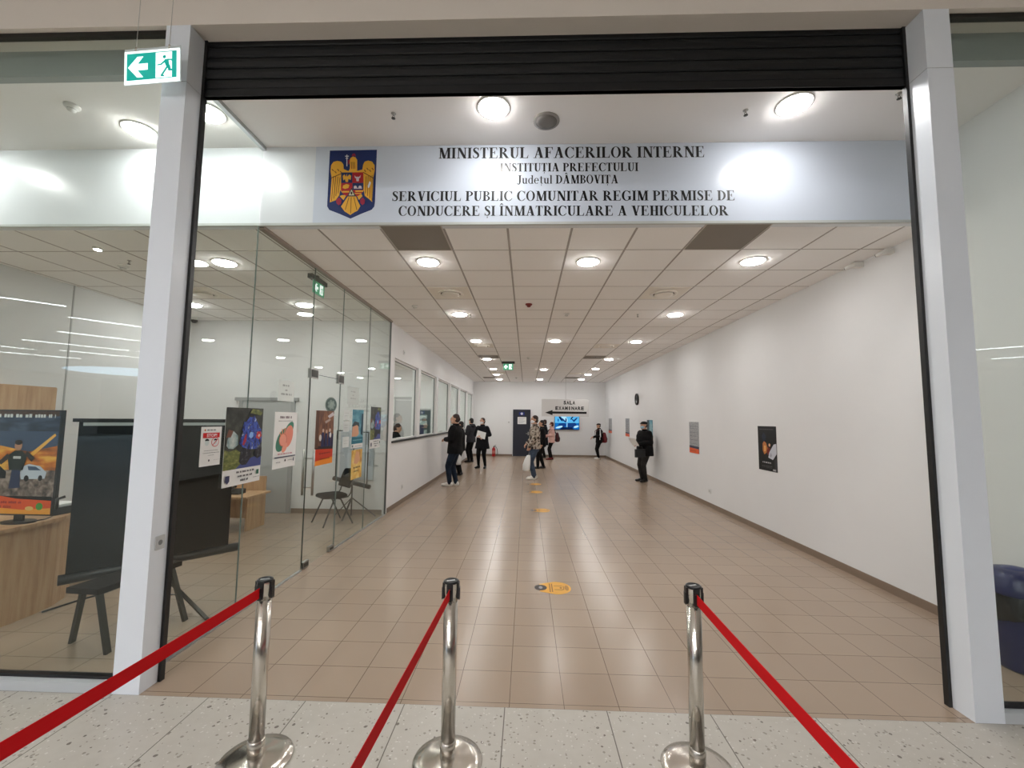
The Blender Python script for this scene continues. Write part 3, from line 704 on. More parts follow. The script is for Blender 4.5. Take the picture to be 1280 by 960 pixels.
# dome camera and wall cameras
dc = tag(one(lambda b: b.lathe([(.07, ZC), (.07, ZC-.03), (.06, ZC-.045)], (-6.2, 4.9, 0), M_lampw, 20), 'dome_camera'), 'dark dome camera in the office ceiling corner', 'camera')
one(lambda b: b.lathe([(.056, ZC-.044), (.05, ZC-.075), (.03, ZC-.095), (.001, ZC-.1)], (-6.2, 4.9, 0), M_black, 20), 'dome', dc)
for x, y, lb in ((3.66, 1.70, 'small white camera high on the right wall nearest the banner'), (3.63, 2.1, 'small white camera high on the right wall, second from the banner')):
    c_ = tag(one(lambda b: (b.box((x+.06, y-.03, ZC-.07), (XR, y+.03, ZC-.015), M_lampw), b.tube([(x+.07, y-.02, ZC-.045), (x+.03, y+.07, ZC-.06)], .022, M_lampw, 14)), 'security_camera'), lb, 'camera')
    one(lambda b: b.tube([(x+.03, y+.07, ZC-.06), (x+.027, y+.077, ZC-.061)], .016, M_black, 12), 'lens', c_)

# linear lights of the mall hall (seen mirrored in the glazing) and unseen fill strips added to brighten the entrance
k5 = .812
mall = [(-18.9+8*k-9, 0) for k in range(0)]
def strip(p, q, m, lb, grp, w=.10):
    zc_ = 5.2; d = (Vector(q)-Vector(p)).normalized(); a = Vector((-d.y, d.x))*w/2
    pts = [Vector(p)-a, Vector(q)-a, Vector(q)+a, Vector(p)+a]
    hs = MB(); a2 = a*1.25; pp = [Vector(p)-a2, Vector(q)-a2, Vector(q)+a2, Vector(p)+a2]
    hs.prism([(v.x, v.y) for v in pp], zc_-.02, zc_+.001, M_lampw); o = tag(hs.build('linear_light'), lb, 'ceiling light', grp)
    ls = MB(); ls.prism([(v.x, v.y) for v in pts], zc_-.026, zc_-.0195, m); ls.build('lens', o)
def sc(x, y): return (x*k5, .1+(y-.1)*k5)
for p_, q_ in (((-21.4, -8.4), (-18.0, -12.3)), ((-19.9, -14.1), (-16.2, -19.0)), ((-23.9, -17.2), (-19.6, -23.0)), ((-28.6, -19.5), (-26.0, -23.4)), ((-25.7, -23.6), (-22.8, -28.0)),
               ((-34.0, -19.6), (-32.1, -23.2)), ((-30.7, -23.3), (-27.8, -27.5)), ((-36, -24), (-33.6, -27.4)), ((25.2, -21.7), (29.5, -17.8)), ((30.0, -24.9), (33.6, -21.4))):
    strip(sc(*p_), sc(*q_), M_mall, 'long white linear ceiling light of the mall hall, mirrored in the shopfront glass', 'mall linear lights')
for x, y0, y1 in ((-5.0, -5.6, -8.2), (-3.0, -5.6, -8.2), (-1.0, -5.6, -8.2), (-5.4, -9.4, -12.4), (-3.2, -9.4, -12.4), (-1.0, -9.4, -12.4), (-4.4, -13.6, -16.6), (.5, -13.6, -16.6)):
    strip((x, y0), (x, y1), M_fill, 'unseen linear fill light added on the mall ceiling to brighten the entrance front', 'added mall fill lights', .14)
b = MB(); b.lathe([(4.2, 5.2), (4.2, 5.185), (.01, 5.18)], (-31.5, -30.5, 0), M_sky, 40); tag(b.build('skylight_panel'), 'round pale blue skylight of the mall, mirrored in the shopfront glass', 'skylight')

# ------------------------------------------------------------------ posters, signs and papers
def word_row(b, x0, x1, y, h, m, z, seed, gap=.012):
    rr = random.Random(seed); x = x0
    while x < x1-.004:
        w = min(rr.uniform(.5, 1.7)*h*2.2, x1-x); n = max(2, int(w/(h*.75)))
        for k in range(n):
            b.flat(rect(x+k*w/n, y, x+(k+.78)*w/n, y+h*rr.uniform(.82, 1.0)), m, z)
        x += w+h*.7
def sheet(name, label, cat, o, u, w, h, layers, paper=(238, 238, 236), th=.0025, group=None, v=(0, 0, 1), parent=None):
    b = MB(); b.T = frame(o, u, v)
    b.box((0, 0, 0), (w, h, th), ink(paper))
    z = th
    for i, L in enumerate(layers):
        z += .0005
        m = L[-1]; m = ink(m) if isinstance(m, tuple) else m
        if L[0] == 'p': b.flat([(x*w, y*h) for x, y in L[1]], m, z)
        elif L[0] == 't': put_text(b, L[1], L[2]*w, L[3]*h, L[4]*w, L[5]*h, m, z)
        elif L[0] == 'w': word_row(b, L[1]*w, L[2]*w, L[3]*h, L[4]*h, m, z, i*17+len(name))
    o_ = b.build(name, parent, fix=False)
    return tag(o_, label, cat, group) if parent is None else o_
P_bike = noise_print('print_motorcycle_scene', 9, [(.30, (34, 40, 34)), (.42, (52, 60, 84)), (.5, (36, 48, 130)), (.56, (90, 96, 80)), (.64, (54, 66, 48)), (.75, (150, 160, 150))], (1, 1.6, 1.2))
P_sky = noise_print('print_stormy_sky', 6, [(.3, (26, 34, 48)), (.5, (44, 58, 82)), (.68, (80, 92, 116))], (1, 1, 2.5))
P_fire = noise_print('print_fire_sky', 5, [(.3, (110, 60, 34)), (.5, (214, 120, 34)), (.66, (248, 190, 80))], (1, 1, 3))
P_rubble = noise_print('print_rubble', 22, [(.3, (60, 52, 50)), (.5, (120, 104, 96)), (.7, (176, 160, 150))])
P_crowd = noise_print('print_brown_hall', 12, [(.3, (70, 40, 30)), (.5, (120, 72, 46)), (.7, (170, 120, 80))], (1, 1, .6))
P_teal = noise_print('print_teal_water', 5, [(.3, (34, 110, 134)), (.5, (74, 146, 166)), (.72, (140, 190, 200))], (1, 1, 2))
P_yel = noise_print('print_yellow_sun', 8, [(.3, (196, 136, 60)), (.5, (232, 190, 92)), (.7, (244, 220, 150))])
P_grey = noise_print('print_grey_form', 26, [(.35, (120, 118, 120)), (.5, (150, 150, 152)), (.68, (176, 176, 176))], (1, 1, 3))
GX = XL+.0068
U = (0, 1, 0)
P_dk = noise_print('print_dark_trees', 14, [(.3, (30, 34, 30)), (.55, (58, 62, 56)), (.75, (84, 90, 76))])
P_bl = noise_print('print_blue_bike', 20, [(.28, (16, 20, 44)), (.42, (34, 50, 130)), (.52, (62, 96, 196)), (.60, (40, 44, 90)), (.70, (176, 196, 236))], (1, 1.3, .8))
P_bk = noise_print('print_dark_bike', 24, [(.3, (14, 14, 18)), (.55, (34, 36, 44)), (.72, (110, 112, 116))])
P_gr = noise_print('print_grass', 18, [(.3, (70, 84, 40)), (.55, (116, 122, 64)), (.75, (160, 160, 104))], (1, 1, 2))
P_pl = noise_print('print_pale_figure', 16, [(.3, (80, 110, 116)), (.5, (150, 172, 172)), (.7, (206, 212, 206))])
def police(y0, z0, w, h, label):
    sheet('poster', label, 'poster', (GX, y0, z0), U, w, h, [
        ('p', rect(0, .21, 1, 1), P_dk), ('p', [(0, .21), (.42, .21), (.46, .40), (.3, .46), (.12, .44), (0, .47)], P_gr), ('p', [(.30, .21), (1, .21), (1, .36), (.7, .33), (.46, .28)], mat('print_road_blue', (66, 78, 140), .4)),
        ('p', [(.05, .52), (.08, .66), (.2, .70), (.32, .64), (.34, .52), (.22, .47), (.1, .48)], P_pl), ('p', [(.03, .62), (.08, .72), (.2, .70), (.14, .62)], mat('print_rust', (116, 74, 58), .4)), ('p', [(.38, .30), (.42, .46), (.54, .52), (.68, .48), (.70, .34), (.58, .25), (.46, .25)], P_bk), ('p', [(.78, .36), (.82, .52), (.94, .54), (1, .46), (1, .34), (.88, .31)], P_bk),
        ('p', [(.36, .54), (.44, .68), (.50, .80), (.60, .88), (.74, .90), (.84, .80), (.96, .70), (.98, .54), (.86, .44), (.62, .45), (.46, .48)], P_bl), ('p', [(.42, .70), (.46, .82), (.54, .80), (.52, .70)], P_bl),
        ('p', [(.44, .52), (.50, .64), (.54, .66), (.54, .56), (.48, .50)], mat('print_red', (176, 44, 62), .4)), ('p', [(.80, .60), (.84, .68), (.94, .68), (.97, .62), (.90, .57)], mat('print_red_lamp', (188, 52, 54), .4)), ('p', [(.86, .62), (.89, .65), (.93, .63), (.90, .60)], mat('print_pale_lamp', (220, 190, 180), .4)), ('p', [(.60, .62), (.64, .68), (.72, .67), (.72, .61), (.66, .59)], mat('print_pale_blue', (134, 178, 232), .4)),
        ('p', [(.58, .90), (.62, .95), (.72, .94), (.72, .89), (.64, .87)], P_bk), ('p', [(.60, .93), (.66, .99), (.84, .98), (.96, .94), (.90, .90), (.76, .92)], P_gr),
        ('w', .32, .80, .155, .024, (50, 52, 60)), ('w', .36, .76, .10, .024, (50, 52, 60)), ('w', .43, .64, .045, .028, (40, 42, 52)),
        ('p', [(.05, .14), (.15, .14), (.15, .07), (.10, .035), (.05, .07)], (54, 58, 92)), ('p', rect(.86, .10, .93, .16), (44, 104, 84)), ('w', .78, .95, .06, .01, (130, 130, 130))], (236, 236, 234))
police(.806, 1.146, .513, .683, 'large dark poster with a blue motorcycle on the glass beside the black screen')
police(4.197, 1.245, .50, .69, 'smaller looking motorcycle poster at the far end of the glass partition')
sheet('stop_notice', 'small white notice with red STOP! bar and two masked faces on the glass', 'notice', (GX, .54, 1.352), U, .225, .313, [
    ('w', .28, .70, .90, .035, (80, 84, 96)), ('p', ell(.17, .915, .04, .025), (200, 120, 80)), ('p', rect(.08, .715, .90, .845), (206, 26, 32)), ('t', 'STOP!', .26, .74, .76, .82, (248, 240, 240)),
    ('p', ell(.28, .60, .10, .085), (214, 224, 222)), ('p', ell(.28, .64, .10, .055, 14, 0, 0, 180), (20, 20, 22)), ('p', ell(.68, .605, .19, .125), (206, 40, 50)), ('p', ell(.68, .605, .165, .108), (240, 236, 236)),
    ('p', ell(.68, .60, .085, .075), (222, 226, 226)), ('p', ell(.68, .645, .09, .045, 14, 0, 0, 180), (20, 20, 22)), ('p', [(.55, .535), (.57, .52), (.81, .675), (.79, .69)], (206, 40, 50)),
    ('w', .14, .86, .385, .016, (110, 112, 116)), ('w', .10, .90, .325, .02, (110, 112, 116)), ('w', .34, .66, .265, .014, (120, 122, 126)), ('p', ell(.40, .14, .035, .03), (40, 42, 52)), ('w', .62, .90, .14, .012, (170, 170, 174))])
sheet('poster', 'white poster with pink and green painted hand shape on the glass', 'poster', (GX, 1.518, 1.22), U, .425, .582, [
    ('w', .22, .74, .885, .045, (120, 104, 112)), ('w', .16, .80, .83, .018, (160, 160, 164)), ('p', ell(.36, .50, .30, .17, 28, .5), (70, 132, 112)), ('p', ell(.62, .66, .25, .12, 28, .55), (78, 140, 118)),
    ('p', ell(.62, .56, .23, .17, 28, .75), (232, 142, 122)), ('p', ell(.38, .50, .17, .12), (196, 104, 88)), ('p', ell(.38, .50, .15, .105), (236, 158, 136)), ('p', ell(.46, .36, .13, .07, 20, .5), (236, 158, 136)),
    ('p', [(.20, .64), (.24, .63), (.31, .58), (.28, .56)], (230, 150, 110)), ('p', [(.30, .70), (.34, .69), (.36, .61), (.32, .60)], (230, 150, 110)), ('p', [(.42, .72), (.46, .70), (.43, .61), (.40, .61)], (230, 150, 110)),
    ('w', .18, .82, .24, .024, (196, 120, 130)), ('p', rect(.04, .185, .96, .205), (70, 74, 96)), ('w', .12, .3, .10, .018, (120, 122, 126)), ('p', ell(.5, .13, .03, .022), (40, 42, 48)), ('w', .62, .86, .12, .014, (130, 130, 134)), ('p', rect(.86, .10, .90, .16), (70, 80, 104))])
sheet('poster', 'brown and orange poster of people in a hall on the glass door', 'poster', (GX, 2.375, 1.16), U, .48, .675, [
    ('p', rect(0, .0, 1, 1), P_crowd), ('p', [(0, 0), (1, .06), (1, .30), (0, .33)], (206, 60, 30)), ('p', [(0, 0), (1, .0), (1, .12), (0, .08)], (238, 140, 34)), ('p', [(0, .30), (1, .27), (1, .32), (0, .36)], (40, 24, 22)),
    ('p', rect(.0, .32, .16, 1), (92, 62, 44)), ('p', [(.3, .33), (.34, .60), (.44, .60), (.46, .33)], (34, 40, 84)), ('p', [(.48, .33), (.52, .58), (.64, .58), (.66, .33)], (30, 36, 78)), ('p', [(.68, .33), (.7, .6), (.84, .6), (.86, .33)], (40, 46, 92)), ('p', [(.87, .32), (.88, .56), (.99, .56), (.99, .32)], (28, 30, 66)),
    ('p', ell(.39, .63, .05, .035), (216, 190, 170)), ('p', ell(.58, .61, .05, .035), (210, 180, 160)), ('p', ell(.77, .63, .05, .035), (222, 200, 184)), ('p', ell(.24, .50, .07, .06), (226, 218, 208)), ('p', ell(.8, .54, .06, .05), (232, 230, 230)),
    ('p', [(.6, .9), (.9, .98), (.98, .92), (.7, .86)], (216, 206, 210)), ('p', [(.45, .80), (.75, .86), (.78, .82), (.5, .76)], (190, 170, 160)), ('w', .28, .8, .10, .02, (120, 52, 20)), ('w', .2, .85, .20, .024, (130, 24, 16))], (120, 80, 60))
sheet('poster', 'blue-green poster of a face at the water on the glass beyond the door', 'poster', (GX, 3.46, 1.30), U, .43, .57, [
    ('p', rect(0, .11, 1, 1), P_teal), ('p', [(.0, .30), (.05, .56), (.35, .62), (.55, .56), (.62, .36), (.42, .30)], (214, 160, 128)), ('p', [(.0, .58), (.2, .70), (.6, .66), (.66, .54), (.4, .6), (.1, .56)], (60, 74, 78)),
    ('p', [(.78, .36), (.84, .9), (.98, .9), (.98, .30)], (30, 66, 84)), ('p', rect(0, .11, 1, .28), (40, 116, 136)), ('w', .1, .9, .19, .03, (150, 200, 210)), ('p', ell(.1, .055, .05, .03), (60, 90, 110)), ('w', .3, .9, .04, .02, (150, 154, 160))])
sheet('poster', 'narrow yellow poster below the blue-green one on the glass', 'poster', (GX, 3.49, .842), U, .40, .43, [
    ('p', rect(0, 0, 1, 1), P_yel), ('p', [(.2, .55), (.4, .95), (.7, .9), (.8, .6), (.5, .5)], (224, 170, 130)), ('w', .2, .85, .36, .06, (90, 60, 24)), ('w', .2, .7, .24, .05, (110, 76, 30))], (240, 210, 120))
sheet('paper_notice', 'white paper notice with three grey lines above the painted hand poster', 'notice', (GX, 1.548, 1.915), U, .305, .22, [
    ('w', .26, .66, .72, .09, (150, 156, 154)), ('w', .42, .56, .50, .08, (160, 164, 162)), ('w', .18, .84, .30, .09, (150, 156, 154))], (222, 228, 224))
sheet('paper_notice', 'pale paper notice high on the glass to the right of the door', 'notice', (GX, 3.25, 1.94), U, .42, .26, [
    ('w', .3, .7, .70, .07, (170, 176, 174)), ('w', .44, .56, .5, .07, (170, 176, 174)), ('w', .28, .74, .32, .07, (170, 176, 174))], (208, 216, 212))
for k, z in enumerate((1.33, 1.55, 1.72)):
    sheet('paper_notice', 'small pale paper on the glass beside the blue-green poster, %s of three' % ('lowest', 'middle', 'topmost')[k], 'notice', (GX, 3.16, z), U, .21, .15, [('w', .2, .8, .6, .06, (180, 184, 182)), ('w', .2, .7, .35, .06, (180, 184, 182))], (216, 222, 220))
def sticker(b):
    b.T = frame((GX, 2.765, 1.915), U, (0, 0, 1)); b.prism(ell(0, 0, .165, .098, 32), 0, .001, ink((88, 110, 106)))
    for k, (r, c) in enumerate(((.93, (120, 140, 134)), (.86, (74, 96, 92)))): b.flat(ell(0, 0, .165*r, .098*r, 32), ink(c), .0015+.0005*k)
    for k in range(7): q = 2*PI*k/7; b.flat(ell(.08*math.cos(q), .047*math.sin(q), .034, .02), ink((130, 150, 144)), .003)
    b.flat([(-.08, -.03), (-.02, .04), (.08, .03), (.03, -.045)], ink((150, 168, 160)), .0035)
tag(one(sticker, 'round_sticker', fix=False), 'round grey-green sticker on the glass door above the brown poster', 'sticker')

# right wall
RW = XR-.0006; UR = (0, -1, 0)
P_form = noise_print('print_form_lines', 30, [(.35, (128, 130, 134)), (.5, (158, 160, 162)), (.66, (182, 182, 182))], (1, 1, 4))
sheet('poster', 'black poster with glowing figure and white sleeve on the white wall', 'poster', (RW, 4.42, .99), UR, .515, .695, [
    ('p', rect(.0, 0, 1, 1), (20, 21, 22)), ('w', .1, .86, .92, .018, (96, 96, 98)), ('p', [(.22, .78), (.34, .86), (.46, .78), (.40, .66), (.28, .64)], (34, 44, 60)), ('p', [(.26, .60), (.34, .66), (.46, .62), (.54, .50), (.46, .40), (.34, .36), (.26, .44)], (186, 112, 52)),
    ('p', [(.34, .56), (.44, .56), (.42, .44), (.34, .42)], (226, 170, 100)), ('p', [(.48, .44), (.56, .54), (.66, .50), (.62, .38), (.52, .36)], (120, 34, 28)), ('p', ell(.64, .58, .05, .035), (226, 176, 140)),
    ('p', [(.56, .30), (.62, .42), (.86, .60), (1, .62), (1, .40), (.8, .26)], (196, 198, 206)), ('p', [(.62, .34), (.7, .42), (.76, .36), (.70, .30)], (160, 162, 172)), ('p', rect(.88, .02, 1, .30), (56, 56, 58)),
    ('w', .24, .70, .17, .03, (206, 206, 206)), ('w', .2, .76, .10, .012, (120, 120, 120)), ('w', .2, .74, .07, .012, (100, 100, 100)), ('p', rect(.80, .02, .95, .06), (170, 170, 170))], (20, 20, 21))
def notice(y, z, w, h, lb):
    sheet('poster', lb, 'poster', (RW, y, z), UR, w, h, [('p', rect(0, .17, 1, 1), P_form), ('w', .06, .94, .85, .014, (90, 92, 100)), ('w', .06, .8, .78, .014, (100, 100, 108)), ('w', .06, .9, .66, .014, (90, 92, 100)), ('w', .06, .7, .54, .014, (100, 100, 108)), ('w', .06, .9, .42, .014, (90, 92, 100)), ('w', .06, .9, .30, .014, (90, 92, 100)),
        ('p', [(0, .17), (1, .15), (1, .22), (0, .24)], (60, 62, 84)), ('p', [(0, 0), (1, 0), (1, .14), (0, .17)], (222, 96, 52)), ('w', .1, .7, .06, .03, (150, 50, 24))], (150, 150, 152))
notice(7.385, 1.035, .55, .70, 'grey notice with an orange foot on the wall next to the black poster')
notice(13.82, 1.162, .63, .67, 'narrow grey notice with orange foot on the wall beyond the clock')
notice(17.16, 1.19, .73, .65, 'grey notice on the wall behind the person with the red backpack')
sheet('poster', 'dark teal poster on the wall directly behind the man in the cap', 'poster', (RW, 10.88, 1.30), UR, .60, .476, [('p', rect(0, 0, 1, 1), P_teal), ('p', rect(.0, .0, .4, 1), (46, 60, 64)), ('p', [(.4, .3), (.6, .8), (.9, .7), (.8, .2)], (150, 184, 190))], (70, 96, 100))
ck = empty('wall_clock', (XR-.03, 12.0, 2.48), 'round black rimmed wall clock high on the white wall', 'clock')
RX = Matrix(((0, 0, -1), (0, -1, 0), (-1, 0, 0)))           # local z to -x
one(lambda b: b.lathe([(.195, 0), (.20, .02), (.195, .05), (.165, .055), (.16, .04)], (XR-.001, 12.0, 2.48), M_black, 32, axis=RX), 'rim', ck)
one(lambda b: b.lathe([(.161, .038), (.001, .0385)], (XR-.001, 12.0, 2.48), M_paper, 32, axis=RX), 'dial', ck)
def hands(b):
    x = XR-.001-.041
    for a_, l_, w_ in ((1.1, .10, .012), (-.4, .14, .008)):
        b.bar((x, 12.0, 2.48), (x, 12.0-l_*math.sin(a_), 2.48+l_*math.cos(a_)), w_, .003, M_black, (1, 0, 0))
    for k in range(12):
        q = 2*PI*k/12; b.bar((x+.001, 12-.125*math.sin(q), 2.48+.125*math.cos(q)), (x+.001, 12-.148*math.sin(q), 2.48+.148*math.cos(q)), .012, .002, M_black, (1, 0, 0))
one(hands, 'hand', ck)
def outlet(o, u, lb, nm='power_outlet'):
    b = MB(); b.T = frame(o, u, (0, 0, 1)); b.rbox((-.05, -.045, 0), (.05, .045, .012), .01, mat('outlet_white', (214, 214, 212), .4))
    r_ = tag(b.build(nm), lb, 'outlet'); c = MB(); c.T = frame(o, u, (0, 0, 1)); c.prism(ell(-.0, 0, .022, .022), .011, .0128, mat('outlet_well', (170, 172, 172), .4)); c.prism(ell(-.009, 0, .003, .003, 8), .0125, .0132, M_black); c.prism(ell(.009, 0, .003, .003, 8), .0125, .0132, M_black)
    c.build('socket', r_)
outlet((RW, 6.35, .32), UR, 'white power outlet low on the right wall below the grey notice')
outlet((-2.5735, 6.2, .33), (0, 1, 0), 'white power outlet low on the wall below the first counter window')
outlet((-2.5735, 6.05, 3.12), (0, 1, 0), 'small white box high on the wall above the first counter window', 'junction_box')

# end wall: television, thermostat, hanging direction sign
tv = empty('television', (1.95, YE, 1.64), 'wall television with bright blue picture below the hanging arrow sign', 'television')
one(lambda b: b.rbox((1.35, YE-.075, 1.285), (2.54, YE-.02, 1.98), .02, M_black), 'casing', tv)
def scr_img(b):
    b.T = frame((1.365, YE-.0755, 1.30), (1, 0, 0), (0, 0, 1)); w, h = 1.16, .665
    def E(c, k=.9): return lens_mat('screen_%02x%02x%02x' % c, k, c)
    ca, cb, cc_, cd, ce = E((90, 180, 232)), E((26, 60, 120)), E((20, 104, 180)), E((176, 226, 248)), E((14, 34, 70))
    b.box((0, 0, -.001), (w, h, 0), ca)
    L = [(rect(0, 0, 1, .46), cc_), ([(.1, .2), (.18, .42), (.42, .46), (.46, .30), (.36, .1)], cb), ([(.52, .1), (.54, .46), (.84, .48), (.92, .26), (.8, .12)], cb), (ell(.4, .8, .10, .3, 18, .3), cd), (ell(.24, .78, .045, .22, 16, .35), ce), (ell(.36, .66, .04, .18, 16, .5), cb), (ell(.46, .66, .03, .16), cb),
         (ell(.70, .82, .03, .14, 14, -.4), ce), (ell(.84, .70, .04, .18, 14, -.5), cb), (ell(.76, .66, .035, .12, 14, .6), cb), (ell(.14, .66, .03, .12), cc_), (ell(.18, .16, .16, .07, 16, .5), cd), (ell(.88, .2, .12, .07, 16, .6), cd), (rect(.49, .0, .515, .46), cd), ([(.2, 0), (.3, .16), (.7, .16), (.8, 0)], ce)]
    for i, (q, m) in enumerate(L): b.flat([(x*w, y*h) for x, y in q], m, .0006*(i+1))
one(scr_img, 'screen', tv, fix=False)
def thermo(b): b.rbox((-.885, YE-.02, 1.56), (-.805, YE, 1.65), .008, mat('outlet_white', (214, 214, 212), .4)); b.box((-.865, YE-.022, 1.60), (-.825, YE-.019, 1.63), mat('thermo_display', (110, 106, 102), .3))
tag(one(thermo, 'thermostat'), 'small white thermostat on the end wall left of the navy door', 'thermostat')
sg = empty('hanging_sign', (1.6, 15, 2.25), 'pale hanging sign with SALA EXAMINARE and black arrow in the corridor', 'sign')
M_sheet = glass_mat('sign_acrylic', (238, 238, 238), 1.0)
one(lambda b: b.box((.628, 15.0, 1.89), (2.566, 15.008, 2.605), mat('sign_panel_grey', (206, 204, 202), .35)), 'panel', sg)
def sala(b):
    b.T = frame((.628, 14.9985, 1.89), (1, 0, 0), (0, 0, 1)); k = ink((14, 14, 14))
    def block(word, x0, x1, y0, y1):
        n = len(word); cw = (x1-x0)/n
        for i, ch in enumerate(word): put_text(b, ch, x0+i*cw+cw*(.12 if ch != 'I' else .34), y0, x0+(i+1)*cw-cw*(.02 if ch != 'I' else .3), y1, k, 0, .05)
    block('SALA', .89, 1.38, .495, .65); block('EXAMINARE', .55, 1.74, .27, .415)
    b.flat([(.14, .155), (.45, .265), (.45, .05)], k, .0005); b.flat(rect(.45, .115, 1.85, .205), k, .0005)
one(sala, 'lettering', sg, fix=False)
one(lambda b: (b.tube([(1.62, 15.004, 2.6), (1.62, 15.004, ZC)], .006, M_steel, 6)), 'hanger', sg)

# fire extinguisher
fe = empty('fire_extinguisher', (-1.535, 17.72, 0), 'red fire extinguisher standing on the floor at the end wall', 'fire extinguisher')
M_fx = mat('extinguisher_red', (172, 22, 28), .3)
one(lambda b: b.lathe([(.075, 0), (.082, .01), (.082, .33), (.07, .38), (.035, .41), (.03, .43)], (-1.535, 17.72, 0), M_fx, 24), 'cylinder', fe)
one(lambda b: (b.lathe([(.028, .43), (.028, .46), (.02, .47)], (-1.535, 17.72, 0), M_black, 14), b.bar((-1.535, 17.72, .465), (-1.43, 17.70, .50), .02, .012, M_black), b.bar((-1.535, 17.72, .49), (-1.42, 17.70, .54), .02, .012, M_black)), 'valve', fe)
one(lambda b: b.tube([(-1.52, 17.7, .45), (-1.42, 17.68, .44), (-1.37, 17.66, .34), (-1.35, 17.65, .2), (-1.345, 17.65, .08)], .013, M_black, 8), 'hose', fe)
one(lambda b: b.lathe([(.0825, .13), (.083, .14), (.083, .26), (.0825, .27)], (-1.535, 17.72, 0), mat('extinguisher_label', (200, 120, 110), .4), 24), 'body_label', fe)

# green escape signs
def run_man(b, x0, y0, s, m, z):                       # running figure, unit height
    def P(pts): b.flat([(x0+x*s, y0+y*s) for x, y in pts], m, z)
    P(ell(.40, .86, .085, .085, 16)); P([(.42, .74), (.60, .72), (.66, .40), (.50, .34), (.40, .58)])
    P([(.46, .74), (.22, .52), (.05, .50), (.05, .44), (.26, .45), (.48, .62)]); P([(.52, .75), (.76, .73), (.90, .56), (.84, .52), (.72, .66), (.56, .66)])
    P([(.50, .36), (.64, .40), (.34, -.06), (.22, -.06)]); P([(.20, -.06), (.36, -.06), (.44, -.14), (.24, -.14)]); P([(.54, .38), (.68, .42), (.72, .22), (1.0, .22), (1.0, .13), (.60, .12)])
def esc_sign(b, w, h, back=None):
    b.box((0, 0, 0), (w, h, .006), back or M_litwhite); t_ = .018*h/.25
    b.flat(rect(t_, t_*1.4, w-t_, h-t_), back or M_green, .0066)
    b.flat([(x*w, y*h) for x, y in ((.07, .5), (.24, .82), (.35, .82), (.245, .60), (.43, .60), (.43, .40), (.245, .40), (.35, .18), (.24, .18))], M_litwhite, .0072)
    b.flat(rect(.575*w, .12*h, .87*w, .90*h), M_litwhite, .0072); run_man(b, .585*w, .235*h, .60*h, back or M_green, .0078)
es = empty('exit_sign', (-2.566, -.1, 4.13), 'green lit exit sign with arrow and running figure hanging beside the left column', 'exit sign')
def es1(b):
    b.T = frame((-2.763, -.10, 4.0), (.4, 0, .028), (-.07, 0, 1)); esc_sign(b, .385, .238)
one(es1, 'face', es, fix=False)
def es2(b):
    b.T = frame((-2.763, -.10, 4.0), (.4, 0, .028), (-.07, 0, 1)); b.box((-.006, -.004, -.004), (.391, .262, -.0005), M_acryl)
    b.flat([(0, .238), (.06, .262), (.12, .262), (.18, .244), (.24, .262), (.34, .262), (.385, .238)], M_acryl, .002)
one(es2, 'acrylic_plate', es)
def es3(b):
    for f_ in (.075, .31):
        p_ = frame((-2.763, -.10, 4.0), (.4, 0, .028), (-.07, 0, 1)) @ Vector((f_, .25, 0))
        b.tube([p_, p_+Vector((0, 0, 1.0))], .0018, M_steel, 6); b.tube([p_+Vector((0, 0, -.012)), p_+Vector((0, 0, .02))], .006, M_chrome, 8)
one(es3, 'suspension_wire', es)
e2 = empty('exit_sign', (-.6, 10.7, 3.5), 'small green exit sign hanging from the corridor ceiling', 'exit sign')
one(lambda b: b.box((-.79, 10.68, ZC-.07), (-.38, 10.74, ZC), M_dark), 'housing', e2)
def es4(b): b.T = frame((-.74, 10.70, ZC-.27), (1, 0, 0), (0, 0, 1)); esc_sign(b, .31, .20, mat('sign_green_pale', (70, 170, 128), .4, 0, .5, .18))
one(es4, 'face', e2, fix=False)
one(lambda b: b.box((-.745, 10.7005, ZC-.275), (-.425, 10.706, ZC-.06), M_acryl), 'acrylic_plate', e2)
e3 = empty('exit_sign', (-2.72, 2.55, 3.45), 'small green exit sign behind the glass above the office door', 'exit sign')
one(lambda b: b.box((-2.75, 2.38, ZC-.085), (-2.69, 2.79, ZC-.03), M_dark), 'housing', e3)
one(lambda b: b.box((-2.73, 2.55, ZC-.03), (-2.71, 2.60, ZC), M_dark), 'bracket', e3)
def es5(b): b.T = frame((-2.716, 2.46, ZC-.245), (0, 1, 0), (0, 0, 1)); esc_sign(b, .29, .16, mat('sign_green_pale', (70, 170, 128), .4, 0, .5, .18))
one(es5, 'face', e3, fix=False)
one(lambda b: b.box((-2.724, 2.455, ZC-.25), (-2.7165, 2.755, ZC-.08), M_acryl), 'acrylic_plate', e3)

# yellow floor markers
def marker(b, n=0):
    yy = ink((222, 164, 62), .45); dk = ink((58, 50, 48), .45); br = ink((134, 92, 30), .45)
    b.prism(ell(.0, 0, .165, .15, 36)+[], 0, .0012, yy) if False else b.prism([(-.145, .10)]+ell(.03, 0, .15, .165, 30, 0, 100, -100)+[(-.145, -.10)], 0, .0012, yy)
    b.prism(ell(-.135, 0, .065, .075, 24), .0012, .0018, dk); b.flat(ell(-.135, 0, .02, .035), ink((150, 150, 156)), .0022)
    for x in (-.045, -.022): b.flat(rect(x, -.11, x+.011, .11), br, .0016)
    for y in (-.055, .045): b.flat([(.005, y), (.09, y-.004), (.09, y+.012), (.005, y+.012)], br, .0016)
    b.flat(ell(.075, 0, .012, .02, 12), br, .0017); b.flat(rect(.10, -.05, .107, .055), br, .0016); b.flat(rect(.088, -.05, .107, -.035), br, .0016)
    b.flat(ell(.135, 0, .022, .07, 16), ink((170, 120, 40)), .0016)
